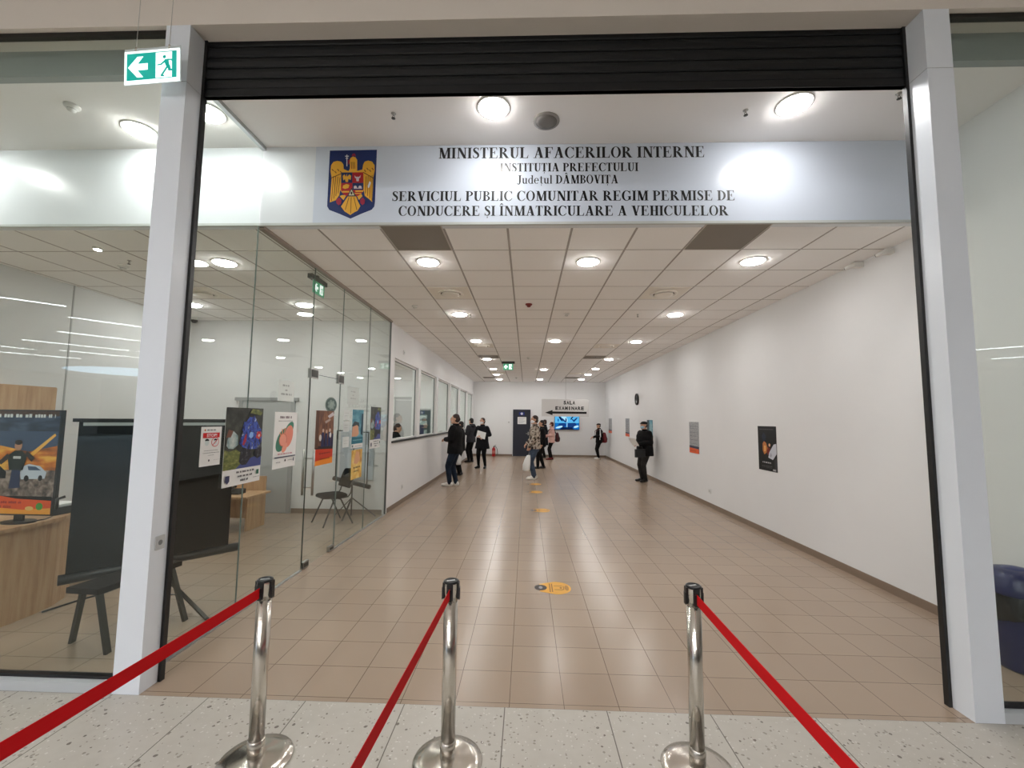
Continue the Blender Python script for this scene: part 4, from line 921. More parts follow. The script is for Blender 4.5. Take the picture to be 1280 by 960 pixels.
for i, (x, y, lb) in enumerate(((.298, 1.885, 'yellow rounded floor marker with dark disc nearest the entrance'), (.29, 5.72, 'yellow floor marker in the middle of the corridor, second from the entrance'), (.225, 7.83, 'yellow floor marker in the corridor, third from the entrance'), (.235, 9.1, 'yellow floor marker right before the man in the camouflage jacket'))):
    b = MB(); b.T = Matrix.Translation((x, y, .0006)); marker(b); tag(b.build('floor_marker', fix=False), lb, 'floor sticker', 'yellow floor markers')

# ------------------------------------------------------------------ belt posts in front of the entrance
def belt_post(x, y, label, bx, by, cap_z=.895):
    e = empty('barrier_post', (x, y, 0), label, 'barrier post', 'belt barrier posts')
    one(lambda b: b.lathe([(.175, 0), (.178, .006), (.174, .012), (.12, .022), (.06, .03), (.045, .034)], (x, y, 0), M_chrome, 48), 'base', e)
    one(lambda b: b.lathe([(.041, .03), (.041, .105), (.037, .108)], (x, y, 0), M_chrome, 28), 'collar', e)
    one(lambda b: b.lathe([(.0365, .10), (.0365, .80)], (x, y, 0), M_chrome, 28), 'pole', e)
    hd = one(lambda b: b.lathe([(.0375, .80), (.0375, cap_z-.012), (.0355, cap_z-.004), (.0355, cap_z)], (x, y, 0), M_chrome, 28), 'head', e)
    one(lambda b: b.lathe([(.036, cap_z-.008), (.039, cap_z-.006), (.039, cap_z+.003), (.033, cap_z+.006), (.030, cap_z+.001), (.001, cap_z+.001)], (x, y, 0), M_black, 28), 'cap', hd)
    one(lambda b: b.bar((x-.022, y-.006, cap_z+.0015), (x+.018, y+.010, cap_z+.0015), .012, .003, M_alu), 'cap_emblem', hd)
    for k in range(4):
        q = PI/4*0+PI/2*k; c, s = math.cos(q), math.sin(q)
        b = MB(); b.T = Matrix.Translation((x, y, 0)) @ Matrix.Rotation(q, 4, 'Z')
        b.box((.035, -.016, cap_z-.085), (.043, .016, cap_z-.004), M_black); b.box((.043, -.012, cap_z-.09), (.047, .012, cap_z-.03), M_black); b.build('belt_clip', hd)
    if bx is not None:
        def belt(b):
            a, c = Vector((x+.0, y-.045, 0)), Vector((bx, by, 0)); n = 12
            L = []
            for k in range(n+1):
                t_ = k/n; p = a.lerp(c, t_); L.append((p.x, p.y, .842-.012*math.sin(PI*t_)))
            vs, fs = [], []
            for p in L: vs += [(p[0]-.001, p[1], p[2]-.026), (p[0]+.001, p[1], p[2]-.026), (p[0]+.001, p[1], p[2]+.026), (p[0]-.001, p[1], p[2]+.026)]
            for k in range(n):
                for j in range(4): fs.append((k*4+j, k*4+(j+1) % 4, (k+1)*4+(j+1) % 4, (k+1)*4+j))
            b.add(vs, fs+[(0, 1, 2, 3), tuple(4*n+j for j in range(4))], M_red)
        one(belt, 'belt', e)['label'] = 'red webbing belt'
    return e
belt_post(-1.37, -.47, 'polished steel barrier post with red belt nearest the left white column', -1.47, -2.30)
belt_post(-.39, -.43, 'polished steel barrier post with red belt in the middle of the three', -.475, -2.30)
belt_post(.877, -.42, 'polished steel barrier post with red belt nearest the right white column', .868, -2.30)

# litter bin behind the right glazing
bn_ = empty('litter_bin', (3.55, .62, 0), 'navy blue swing-lid litter bin with black liner behind the right glass', 'bin')
bx_, by_ = 3.585, .60
one(lambda b: b.loft([(bx_, by_, 0, .11, .11), (bx_, by_, .02, .125, .125), (bx_, by_, .50, .165, .165), (bx_, by_, .53, .17, .17)], M_blueplastic, 32), 'body', bn_)
def liner(b):
    n = 40
    vs, fs = [], []
    rr = random.Random(3)
    for j, (r, z) in enumerate(((.180, .555), (.192, .49), (.194, .42), (.188, .375))):
        for k in range(n):
            q = 2*PI*k/n; d = rr.uniform(-.004, .006)+(.006*math.sin(5*q) if j else 0); vs.append((bx_+(r+d)*math.cos(q), by_+(r+d)*math.sin(q), z+(.02*math.sin(3*q+1)+rr.uniform(-.008, .008) if j == 3 else 0)))
    for j in range(3):
        for k in range(n): fs.append((j*n+k, j*n+(k+1) % n, (j+1)*n+(k+1) % n, (j+1)*n+k))
    b.add(vs, fs, M_bag, True)
one(liner, 'liner', bn_)
one(lambda b: b.loft([(bx_, by_, .535, .182, .182), (bx_, by_, .55, .190, .190), (bx_, by_, .59, .175, .175), (bx_, by_, .65, .165, .165), (bx_, by_, .685, .14, .14), (bx_, by_, .70, .09, .09)], M_blueplastic, 32), 'lid', bn_)
one(lambda b: b.sphere((bx_, by_, .675), (.10, .085, .04), mat('navy_plastic_flap', (36, 44, 100), .3), 20, 10), 'flap', bn_)

# ------------------------------------------------------------------ office furniture behind the glass
dk = empty('reception_desk', (-4.9, 1.0, 0), 'light wooden desk with curved panel behind the left shopfront glass', 'desk')
def rnd(x0, y0, x1, y1, off): return [(x0, y0-off), (x1+off, y0-off), (x1+off, 1.0), (x1-.03+off, 1.18+off*.3), (x1-.11+off*.8, 1.36+off*.6), (x1-.26+off*.5, 1.54+off), (x1-.5, 1.66+off), (x0, 1.7+off)]
one(lambda b: b.prism(rnd(-5.6, .35, -4.31, 1.7, 0), 0, .765, M_wood), 'panel', dk)
one(lambda b: b.prism(rnd(-5.6, .35, -4.31, 1.7, .02), .767, .80, M_wood), 'worktop', dk)
pd = empty('drawer_unit', (-4.7, 2.2, 0), 'low wooden drawer unit standing behind the curved desk', 'drawer unit')
one(lambda b: b.box((-5.1, 1.95, .02), (-4.55, 2.45, .55), M_wood), 'body', pd)
one(lambda b: b.box((-5.12, 1.93, .551), (-4.53, 2.47, .575), M_wood), 'top', pd)
for k in range(3):
    dd = one(lambda b: b.box((-4.549, 1.97, .04+.17*k), (-4.535, 2.43, .20+.17*k), M_wood), 'drawer', pd)
    one(lambda b: b.box((-4.535, 2.15, .11+.17*k), (-4.525, 2.25, .125+.17*k), M_steel), 'handle', dd)
wd = empty('wardrobe', (-6.15, 1.9, 0), 'tall light wooden wardrobe against the far office wall', 'wardrobe')
one(lambda b: b.box((-6.425, 1.2, .0), (-5.92, 2.43, 2.09), M_wood), 'body', wd)
for y0, y1 in ((1.21, 1.81), (1.82, 2.42)):
    d_ = one(lambda b: b.box((-5.919, y0, .06), (-5.90, y1, 2.08), M_wood), 'door', wd)
    one(lambda b: b.tube([(-5.885, (1.76 if y0 < 1.5 else 1.87), 1.0), (-5.885, (1.76 if y0 < 1.5 else 1.87), 1.15)], .006, M_steel, 8), 'handle', d_)
pb = empty('poster_board', (-4.46, .95, .8), 'large fiery poster on a black framed board standing on the curved desk', 'poster board')
one(lambda b: (b.box((-4.80, .935, .865), (-4.135, .965, 1.79), M_black)), 'board', pb)
pst = sheet('poster_print', '', '', (-4.79, .934, .88), (1, 0, 0), .638, .90, [
    ('p', rect(0, .62, 1, .95), P_sky), ('p', rect(0, .40, 1, .68), P_fire), ('p', [(0, .68), (.6, .60), (1, .66), (1, .80), (0, .80)], (70, 84, 110)), ('p', rect(0, .16, 1, .42), P_rubble), ('p', [(.58, .56), (.95, .78), (.97, .76), (.62, .53)], (250, 190, 90)),
    ('p', [(.5, .40), (.54, .46), (.62, .48), (.78, .46), (.88, .40), (.86, .34), (.52, .33)], (200, 210, 224)), ('p', [(.60, .46), (.72, .455), (.80, .42), (.62, .42)], (70, 90, 120)), ('p', [(.0, .42), (.2, .46), (.3, .40), (.3, .34), (0, .33)], (24, 26, 30)), ('p', ell(.60, .34, .035, .03), (30, 30, 34)), ('p', ell(.80, .345, .03, .028), (30, 30, 34)),
    ('p', [(.36, .24), (.38, .42), (.46, .43), (.50, .42), (.52, .25)], (44, 58, 92)), ('p', [(.30, .56), (.34, .42), (.54, .42), (.58, .56), (.50, .61), (.40, .61)], (36, 46, 42)), ('p', ell(.445, .66, .055, .05), (190, 140, 110)), ('p', ell(.445, .69, .055, .025), (50, 36, 28)), ('p', [(.18, .50), (.30, .58), (.34, .54), (.22, .47)], (60, 52, 46)), ('p', [(.56, .57), (.66, .50), (.70, .54), (.58, .61)], (60, 52, 46)),
    ('p', rect(.39, .53, .50, .555), (214, 214, 214)), ('p', rect(0, .95, 1, 1), (84, 58, 44)), ('w', .02, .95, .935, .035, (226, 226, 224)), ('p', rect(0, 0, 1, .17), (28, 28, 30)), ('p', [(0, 0), (1, 0), (1, .13), (.5, .145), (0, .20)], (224, 84, 34)), ('p', [(0, 0), (1, 0), (1, .06), (.6, .04), (0, .07)], (238, 160, 52)),
    ('w', .04, .58, .10, .022, (150, 40, 40)), ('w', .10, .46, .055, .024, (170, 60, 30)), ('p', ell(.84, .075, .05, .035), (70, 150, 60)), ('p', ell(.70, .055, .06, .02), (230, 190, 110))], (60, 60, 70), .0006, parent=pb)
one(lambda b: (b.prism(ell(-4.46, .95, .13, .09, 24), .80, .815, M_black), b.box((-4.50, .94, .81), (-4.42, .96, .88), M_black)), 'stand', pb)
pt_ = empty('paper_tray', (-4.60, 1.42, .8), 'black tray of white paper on the far end of the curved desk', 'paper tray')
one(lambda b: (b.box((-4.78, 1.22, .80), (-4.43, 1.47, .808), M_black), b.box((-4.78, 1.22, .808), (-4.77, 1.47, .87), M_black), b.box((-4.44, 1.22, .808), (-4.43, 1.47, .87), M_black), b.box((-4.77, 1.46, .808), (-4.44, 1.47, .87), M_black), b.box((-4.77, 1.22, .808), (-4.44, 1.23, .85), M_black)), 'tray', pt_)
def sheets(b):
    for k in range(10): b.box((-4.755+.002*(k % 3), 1.235+.002*(k % 2), .809+.0085*k), (-4.455+.002*(k % 3), 1.45, .816+.0085*k), M_paper)
one(sheets, 'paper_stack', pt_)
tag(one(lambda b: b.tube([(-4.36, 1.0, .806), (-4.35, 1.06, .806), (-4.40, 1.16, .806), (-4.47, 1.24, .806)], .005, M_black, 8), 'power_cable'), 'thin black cable lying along the edge of the curved desk', 'cable')
tag(one(lambda b: b.tube([(-4.27, 1.04, .008), (-4.22, 1.25, .008), (-4.14, 1.45, .008), (-4.12, 1.7, .008), (-4.2, 1.9, .008)], .008, M_black, 8), 'floor_cable'), 'black cable running over the office floor beside the curved desk', 'cable')
# second desk near the grey door
d2k = empty('desk', (-4.8, 4.1, 0), 'small light wooden desk standing before the grey office door', 'desk')
one(lambda b: (b.box((-4.29, 3.80, 0), (-4.265, 4.26, .52), M_wood), b.box((-5.3, 3.80, 0), (-5.275, 4.26, .52), M_wood), b.box((-5.275, 4.14, .12), (-4.29, 4.16, .52), M_wood)), 'side_panel', d2k)
one(lambda b: b.box((-5.34, 3.60, .521), (-4.16, 4.22, .55), M_wood), 'worktop', d2k)
one(lambda b: b.box((-5.3, 4.225, .521), (-4.26, 4.255, .78), M_wood), 'riser', d2k)
ph = empty('desk_telephone', (-4.5, 3.85, .55), 'small black telephone on the small wooden desk', 'telephone')
one(lambda b: b.add([(-4.62, 3.80, .551), (-4.42, 3.80, .551), (-4.42, 3.98, .551), (-4.62, 3.98, .551), (-4.62, 3.80, .57), (-4.42, 3.80, .57), (-4.42, 3.98, .62), (-4.62, 3.98, .62)], [(0,3,2,1),(4,5,6,7),(0,1,5,4),(1,2,6,5),(2,3,7,6),(3,0,4,7)], M_black), 'base', ph)
one(lambda b: (b.tube([(-4.59, 3.80, .60), (-4.59, 3.97, .65)], .018, M_black, 10), b.sphere((-4.59, 3.80, .597), (.026, .03, .022), M_black, 12, 8), b.sphere((-4.59, 3.97, .648), (.026, .03, .022), M_black, 12, 8)), 'handset', ph)

# visitor chairs
M_fab = mat('black_seat_fabric', (20, 19, 18), .9, 0, .15)
def chair_proto(loc, rot, label):
    e = empty('visitor_chair', (0, 0, 0), label, 'chair')
    def pad(b):
        pts = []
        for k in range(36):
            q = 2*PI*k/36; c, s = math.cos(q), math.sin(q); pts.append((.235*math.copysign(abs(c)**.5, c), .02+.215*math.copysign(abs(s)**.5, s)))
        L = [(.9, .43), (1, .44), (1, .465), (.93, .482), (.6, .486)]
        vs, fs = [], []; n = 36
        for sc_, z in L: vs += [(x*sc_, y*sc_, z) for x, y in pts]
        for i in range(len(L)-1):
            for k in range(n): fs.append((i*n+k, i*n+(k+1) % n, (i+1)*n+(k+1) % n, (i+1)*n+k))
        fs += [tuple(reversed(range(n))), tuple(range((len(L)-1)*n, len(L)*n))]; b.add(vs, fs, M_fab, True)
    one(pad, 'seat', e)
    def back(b):
        vs, fs = [], []; n = 12; m_ = 9
        for face in (0, 1):
            for j in range(m_):
                for i in range(n):
                    u = -1+2*i/(n-1); v = -1+2*j/(m_-1); w_ = .235*(1-.10*max(0, v)**2)*(1 if abs(v) < .8 else .93)
                    x = w_*u; z = .72+.155*v*(1-.08*u*u); y = -.235-.05*v+.035*(1-u*u)*-1+(.018 if face else -.018)*(1-.5*max(abs(u), abs(v))**4)
                    vs.append((x, y, z))
        N_ = n*m_
        for j in range(m_-1):
            for i in range(n-1):
                a = j*n+i; fs.append((a, a+n, a+n+1, a+1)); fs.append((N_+a, N_+a+1, N_+a+n+1, N_+a+n))
        rim = [i for i in range(n)]+[j*n+n-1 for j in range(1, m_)]+[(m_-1)*n+i for i in range(n-2, -1, -1)]+[j*n for j in range(m_-2, 0, -1)]
        for k in range(len(rim)): a, c = rim[k], rim[(k+1) % len(rim)]; fs.append((a, c, N_+c, N_+a))
        b.add(vs, fs, M_fab, True)
    one(back, 'backrest', e)
    for sx in (-1, 1):
        one(lambda b: b.tube([(sx*.25, .235, 0), (sx*.245, .225, .02), (sx*.215, .06, .42), (sx*.21, .0, .432)], .0125, M_dark, 10), 'leg', e)
        one(lambda b: b.tube([(sx*.25, -.25, 0), (sx*.245, -.24, .02), (sx*.215, -.05, .41), (sx*.21, .0, .43)], .0125, M_dark, 10), 'leg', e)
        one(lambda b: b.tube([(sx*.215, -.02, .428), (sx*.215, -.17, .44), (sx*.21, -.215, .50), (sx*.19, -.235, .62), (sx*.17, -.25, .70)], .0115, M_dark, 10), 'back_support', e)
    one(lambda b: (b.tube([(-.215, .05, .425), (.215, .05, .425)], .011, M_dark, 8), b.tube([(-.215, -.05, .42), (.215, -.05, .42)], .011, M_dark, 8)), 'crossbar', e)
    e.location = loc; e.rotation_euler = (0, 0, rot); return e
ch0 = chair_proto((-3.23, 4.44, 0), math.atan2(-.275, -.265)-PI/2, 'black visitor chair standing behind the glass beyond the office door')
so_ = empty('stool', (-3.2, .7, 0), 'dark stool with splayed flat legs in front of the open black projection screen', 'stool')
one(lambda b: b.prism([(-3.34, .36), (-3.08, .34), (-2.98, .98), (-3.24, 1.04)], .455, .495, mat('stool_seat', (26, 20, 19), .7, 0, .2)), 'seat', so_)
for tp, ft in (((-3.27, .42), (-3.49, .58)), ((-3.14, .41), (-3.07, .445)), ((-3.05, .95), (-2.91, .97)), ((-3.2, .98), (-3.30, 1.12))):
    one(lambda b: b.bar((tp[0], tp[1], .455), (ft[0], ft[1], 0), .042, .022, M_dark, (1, 0, 0)), 'leg', so_)

# projection screens
A, B_ = Vector((-3.809, .725, 0)), Vector((-3.0, 1.733, 0)); D_ = (B_-A).normalized(); N_ = Vector((D_.y, -D_.x, 0))
ps = empty('projection_screen', tuple((A+B_)/2), 'large black backed projection screen opened on its tripod in the office', 'projection screen')
def P3(t_, z, off=0.0): q = A+(B_-A)*t_+N_*off; return (q.x, q.y, z)
def fabric(b):
    a0, a1 = .03, .93
    vs = [P3(a0, .43, .012), P3(a1, .43, .012), P3(a1, 1.69, .012), P3(a0, 1.69, .012), P3(a0, .43, .008), P3(a1, .43, .008), P3(a1, 1.69, .008), P3(a0, 1.69, .008)]
    b.add(vs, [(0,1,2,3),(4,7,6,5),(0,4,5,1),(1,5,6,2),(2,6,7,3),(3,7,4,0)], M_screen)
one(fabric, 'fabric', ps)
one(lambda b: b.tube([P3(0, .40), P3(1, .40)], .042, M_black, 16), 'roller_case', ps)
one(lambda b: (b.bar(P3(.0, 1.705, .01), P3(.95, 1.705, .01), .03, .03, M_black)), 'top_bar', ps)
one(lambda b: b.bar(P3(.05, 1.672, .016), P3(.93, 1.672, .016), .012, .028, mat('screen_white_edge', (176, 180, 180), .5)), 'white_strip', ps)
one(lambda b: b.tube([P3(-.035, .98, 0), P3(-.035, 1.06, 0), P3(.0, 1.075, 0)], .012, M_black, 8), 'carry_handle', ps)
one(lambda b: b.tube([P3(.5, .02, -.05), P3(.5, 1.70, -.05)], .016, M_dark, 10), 'pole', ps)
for foot in ((-2.73, .985), (-3.02, .80), (-3.75, 1.75)):
    c_ = P3(.5, .0, -.05)
    one(lambda b: (b.bar((c_[0], c_[1], .33), (foot[0], foot[1], .012), .03, .014, M_dark), b.bar((c_[0], c_[1], .10), (c_[0]+(foot[0]-c_[0])*.55, c_[1]+(foot[1]-c_[1])*.55, .155), .012, .008, M_dark), b.sphere((foot[0], foot[1], .014), .016, M_black, 10, 6)), 'leg', ps)
p2 = empty('projection_screen', (-3.1, 4.9, 0), 'rolled-up projection screen on a tripod in the office corner behind the chair', 'projection screen')
one(lambda b: (b.tube([(-3.47, 4.98, .66), (-2.74, 4.80, .54)], .038, M_dark, 14)), 'roller_case', p2)
one(lambda b: b.tube([(-3.1, 4.92, .02), (-3.1, 4.92, 1.2)], .013, M_dark, 10), 'pole', p2)
for fx, fy in ((-3.40, 4.93), (-2.66, 4.93), (-3.1, 4.55)):
    one(lambda b: b.bar((-3.1, 4.92, .33), (fx, fy, .012), .026, .012, M_dark), 'leg', p2)
one(lambda b: (b.bar((-3.43, 4.96, .66), (-3.43, 4.96, 1.52), .016, .016, M_dark), b.bar((-3.43, 4.96, 1.515), (-3.26, 4.93, 1.515), .016, .016, M_dark), b.bar((-2.80, 4.82, .55), (-2.80, 4.82, 1.50), .016, .016, M_dark), b.bar((-2.80, 4.82, 1.495), (-3.0, 4.86, 1.495), .016, .016, M_dark)), 'support_arm', p2)
tag(one(lambda b: b.box((-3.42, 5.095, .62), (-2.80, 5.115, 1.52), mat('pale_board', (196, 204, 212), .5)), 'notice_board'), 'pale blue-grey board on the office wall behind the chair', 'board')

# clerks room behind the windows
S(lambda b: (b.box((OXL, 13.2, 0), (-4.95, 13.3, ZC), M_white), b.box((-4.12, 13.2, 0), (-2.72, 13.3, ZC), M_white), b.box((-4.95, 13.2, 2.45), (-4.12, 13.3, ZC), M_white)), 'wall_clerks')
d4 = struct(one(lambda b: b.box((-4.92, 13.22, .005), (-4.15, 13.26, 2.42), M_greydoor), 'door_4'), 'grey inner door in the clerks room seen through the counter window', 'door')
one(lambda b: (b.box((-4.95, 13.17, 0), (-4.91, 13.2, 2.48), mat('grey_frame', (160, 162, 162), .5)), b.box((-4.16, 13.17, 0), (-4.12, 13.2, 2.48), mat('grey_frame', (160, 162, 162), .5)), b.box((-4.97, 13.165, 2.45), (-4.10, 13.2, 2.55), mat('grey_frame', (160, 162, 162), .5))), 'door_frame', d4)
cb = empty('glass_cabinet', (-3.7, 12.8, 0), 'dark glass fronted cabinet in the clerks room behind the second counter window', 'cabinet')
one(lambda b: b.box((-3.93, 12.75, 0), (-3.48, 13.18, 2.06), mat('cabinet_grey', (120, 130, 130), .4)), 'body', cb)
one(lambda b: b.box((-3.91, 12.735, .95), (-3.50, 12.75, 2.03), mat('cabinet_dark_glass', (70, 86, 86), .1)), 'glass_door', cb)
for z in (1.2, 1.52, 1.74): one(lambda b: b.box((-3.89, 12.729, z), (-3.60, 12.735, z+.14), mat('folder_pale', (170, 190, 188), .6)), 'paper_label', cb)
cnt = empty('counter_desk', (-3.1, 10, 0), 'long white work counter inside the clerks room below the windows', 'counter')
one(lambda b: b.box((-3.10, 5.4, 1.02), (-2.74, 12.6, 1.06), mat('counter_white', (214, 214, 210), .4)), 'worktop', cnt)
for k in range(5): one(lambda b: b.box((-3.08, 5.45+1.77*k, 0), (-2.76, 5.49+1.77*k, 1.02), mat('counter_white', (214, 214, 210), .4)), 'side_panel', cnt)
fd = empty('monitor', (-3.0, 9.2, 1.06), 'dark blue computer monitor behind the first counter window', 'monitor')
one(lambda b: b.bar((-3.0, 9.02, 1.40), (-2.93, 9.42, 1.40), .03, .32, mat('monitor_navy', (30, 44, 96), .3)), 'casing', fd)
one(lambda b: (b.prism(ell(-2.97, 9.22, .1, .1, 20), 1.06, 1.075, M_black), b.tube([(-2.97, 9.22, 1.07), (-2.97, 9.22, 1.30)], .018, M_black, 10)), 'stand', fd)
tag(one(lambda b: [b.box((-2.84, 6.55, 1.3105+.004*k), (-2.60+.004*(k % 2), 7.0, 1.314+.004*k), M_paper) for k in range(4)] and None, 'paper_sheets'), 'white papers on the dark ledge of the first counter window', 'papers')
st_ = empty('desk_stapler', (-2.66, 10.6, 1.31), 'small black stapler on the ledge of the third counter window', 'stapler')
one(lambda b: b.box((-2.70, 10.45, 1.3105), (-2.65, 10.75, 1.322), M_black), 'base', st_)
one(lambda b: b.add([(-2.70, 10.47, 1.325), (-2.65, 10.47, 1.325), (-2.65, 10.75, 1.335), (-2.70, 10.75, 1.335), (-2.70, 10.47, 1.35), (-2.65, 10.47, 1.35), (-2.65, 10.75, 1.37), (-2.70, 10.75, 1.37)], [(0,3,2,1),(4,5,6,7),(0,1,5,4),(1,2,6,5),(2,3,7,6),(3,0,4,7)], M_black), 'arm', st_)

# ------------------------------------------------------------------ people
M_eye = mat('eye_dark', (40, 30, 26), .3)
def remesh(b, name, parent, voxel, smooth, m, fmats=None, keep=0):
    me = bpy.data.meshes.new('tmp'); me.from_pydata(b.v, [], b.f); o = bpy.data.objects.new('tmp', me); COL.objects.link(o)
    bm = bmesh.new(); bm.from_mesh(me); bmesh.ops.recalc_face_normals(bm, faces=bm.faces); bm.to_mesh(me); bm.free()
    r = o.modifiers.new('r', 'REMESH'); r.mode = 'VOXEL'; r.voxel_size = voxel; r.use_smooth_shade = True
    if smooth:
        s = o.modifiers.new('s', 'SMOOTH'); s.factor = .5; s.iterations = smooth
    nm = bpy.data.meshes.new_from_object(o.evaluated_get(bpy.context.evaluated_depsgraph_get()))
    bpy.data.objects.remove(o); bpy.data.meshes.remove(me)
    nm.name = name; nm.materials.clear(); nm.materials.append(m)
    if fmats:
        for q, _ in fmats: nm.materials.append(q)
        for p_ in nm.polygons:
            c = p_.center
            for i, (_, fn) in enumerate(fmats):
                if fn(c): p_.material_index = i+1; break
    for p_ in nm.polygons: p_.use_smooth = True
    ob = bpy.data.objects.new(name, nm); COL.objects.link(ob)
    if parent is not None: ob.parent = parent
    return ob
def cloth(name, stops, scale=6, rough=.85, stretch=(1, 1, 1), const=False):
    if name in _M: return _M[name]
    m = noise_print(name, scale, stops, stretch, 4, const); m.node_tree.nodes['Principled BSDF'].inputs['Roughness'].default_value = rough
    m.node_tree.nodes['Principled BSDF'].inputs['Specular IOR Level'].default_value = .2
    t = NT(m); tc = t.new('ShaderNodeTexCoord'); mp = t.new('ShaderNodeMapping'); mp.inputs['Scale'].default_value = (1, 1, 1.7); t.l.new(tc.outputs['Object'], mp.inputs[0])
    nz = t.noise(mp.outputs[0], 9, 2); nz.inputs['Distortion'].default_value = 1.2; t.bump(nz.outputs[0], .55, .03)
    return m
V = Vector
def hand(b, wr, d, palm_n, curl, side):               # wrist, pointing direction, palm normal, curl 0..1
    d = V(d).normalized(); n = V(palm_n); n = (n-d*n.dot(d)).normalized(); a = d.cross(n)*side
    wr = V(wr)
    b.cone(wr, .026, wr+d*.045, .030, M_skin, 10)
    for k in range(4): b.cone(wr+d*.03+a*(.012*(k-1.5)), .016, wr+d*.088+a*(.019*(k-1.5)), .0125, M_skin, 8)
    for k, ln_ in enumerate((.072, .082, .077, .06)):
        p0 = wr+d*.088+a*(.0195*(k-1.5)); an = curl*1.2
        p1 = p0+(d*math.cos(an)+n*math.sin(an))*ln_*.5; an2 = curl*2.3
        p2_ = p1+(d*math.cos(an2)+n*math.sin(an2))*ln_*.5
        b.cone(p0, .0105, p1, .0095, M_skin, 8); b.cone(p1, .0095, p2_, .0085, M_skin, 8)
    t0 = wr+d*.03-a*.026; t1 = t0+(d*.6-a*.7+n*.35)*.042; t2 = t1+(d*.9-a*.1+n*.4)*.03
    b.cone(t0, .0145, t1, .012, M_skin, 8); b.cone(t1, .012, t2, .0095, M_skin, 8)
def person(label, loc, heading, H, arms, legs, top, bottom, shoe, hair, skin=None, head_yaw=0, head_pitch=0, coat=None, collar=True, mask=None, cap=None, build=1.0, female=False, hood=False, stripe=None, puff=1.08, lean=(0, 0), hair_long=0.0, jacket_hem=.80):
    s = H/1.75
    sk = skin or M_skin
    L = lambda x, y, z: V((x*build if z < 1.5 else x, y, z))
    sw = .185 if not female else .165; hw = .085
    ln = V((lean[0], lean[1], 0))
    def T(p): return V(p)+ln*max(0, (p[2]-.9)/.6)
    sh = {sd: T((sd*sw, -.01, 1.405)) for sd in (-1, 1)}
    neck = T((0, -.015, 1.47)); hc = T((0, .02, 1.635))
    HR = Matrix.Rotation(-head_yaw, 3, 'Z') @ Matrix.Rotation(head_pitch, 3, 'X')
    def hp(x, y, z): return neck+V((0, .01, .06))+HR @ (V((x, y+.02, z+.105)))
    b = MB()
    # trunk and head
    b.loft([(T((0, 0, z)).x, T((0, y, z)).y, z, rx*build, ry) for z, y, rx, ry in ((.80, 0, .13, .09), (.92, -.005, .155, .105), (1.05, 0, .135, .09), (1.20, .0, .15, .10), (1.33, .0, .165, .105), (1.42, -.01, .14, .08), (1.47, -.015, .07, .06))], sk)
    b.cone(neck-V((0, 0, .05)), .06, hp(0, -.03, -.05), .052, sk, 12)
    b.sphere(hp(0, -.01, .025), (.074, .094, .092), sk, 18, 12, HR); b.sphere(hp(0, .02, -.055), (.058, .07, .062), sk, 16, 10, HR)
    b.cone(hp(0, .085, .02), .011, hp(0, .103, -.018), .015, sk, 8); b.sphere(hp(0, .083, -.052), (.024, .012, .009), sk, 10, 6, HR); b.sphere(hp(0, .072, -.095), (.026, .022, .018), sk, 10, 6, HR)
    for sd in (-1, 1):
        b.sphere(hp(sd*.075, -.012, .005), (.010, .02, .032), sk, 10, 8, HR); b.sphere(hp(sd*.035, .072, .035), (.024, .014, .010), sk, 10, 6, HR)
    feet = {}; kn = {}; an = {}; hip = {}
    for sd in (-1, 1):
        fx, fy, lift, yaw_ = legs[sd]
        hip[sd] = V((sd*hw, 0, .90)); an[sd] = V((fx, fy, .085+lift)); mid = (hip[sd]+an[sd])/2
        d_ = (an[sd]-hip[sd]).length; bend = math.sqrt(max(0, .42**2-(min(d_, .839)/2)**2)); kn[sd] = mid+V((0, 1, 0))*bend
        b.cone(hip[sd], .085, kn[sd], .058, sk, 12); b.cone(kn[sd], .058, an[sd], .04, sk, 12); feet[sd] = yaw_
        fd_ = V((math.sin(yaw_), math.cos(yaw_), 0)); b.cone(an[sd]-V((0, 0, .04)), .036, an[sd]+fd_*.13-V((0, 0, .055)), .028, sk, 10)
        e, w, hd, pn, cu = arms[sd]
        e, w = T(e), T(w); b.cone(sh[sd], .052, e, .04, sk, 12); b.cone(e, .04, w, .028, sk, 12); hand(b, w, hd, pn, cu, sd)
    body = remesh(b, 'person', None, .0085, 1, sk)
    tag(body, label, 'person')
    # eyes
    eb = MB()
    for sd in (-1, 1): eb.sphere(hp(sd*.034, .083, .028), (.013, .007, .007), M_eye, 10, 6, HR); eb.sphere(hp(sd*.034, .085, .050), (.02, .007, .004), hair or M_eye, 10, 6, HR)
    eo = eb.build('eyes', None); eo.parent = body
    # trousers
    b = MB(); g = .014
    b.loft([(0, -.005, .76, .125*build, .10), (0, -.005, .84, .175*build, .128), (0, -.005, .93, .175*build, .128), (0, 0, 1.03, .158*build, .115)], bottom)
    for sd in (-1, 1):
        b.cone(hip[sd]-V((0, 0, .03)), .103*build, kn[sd], .072+g*.4, bottom, 14); b.cone(kn[sd], .072+g*.4, an[sd]+V((0, 0, .0)), .056 if not female else .046, bottom, 14)
    fm = None
    if stripe: fm = [(stripe, lambda c: c.x > .11 and abs(c.y-(.02 if c.z > .6 else .0)) < .022 and c.z < .86)]
    remesh(b, 'trousers', body, .011, 3, bottom, fm)
    # top
    hem = jacket_hem if coat is None else coat
    b = MB(); rings = []
    if hem < .75: rings += [(0, -.005, hem, .225*build*puff, .165*puff), (0, -.005, (hem+.85)/2, .21*build*puff, .155*puff)]
    else: rings += [(0, -.005, hem, .196*build*puff, .146*puff)]
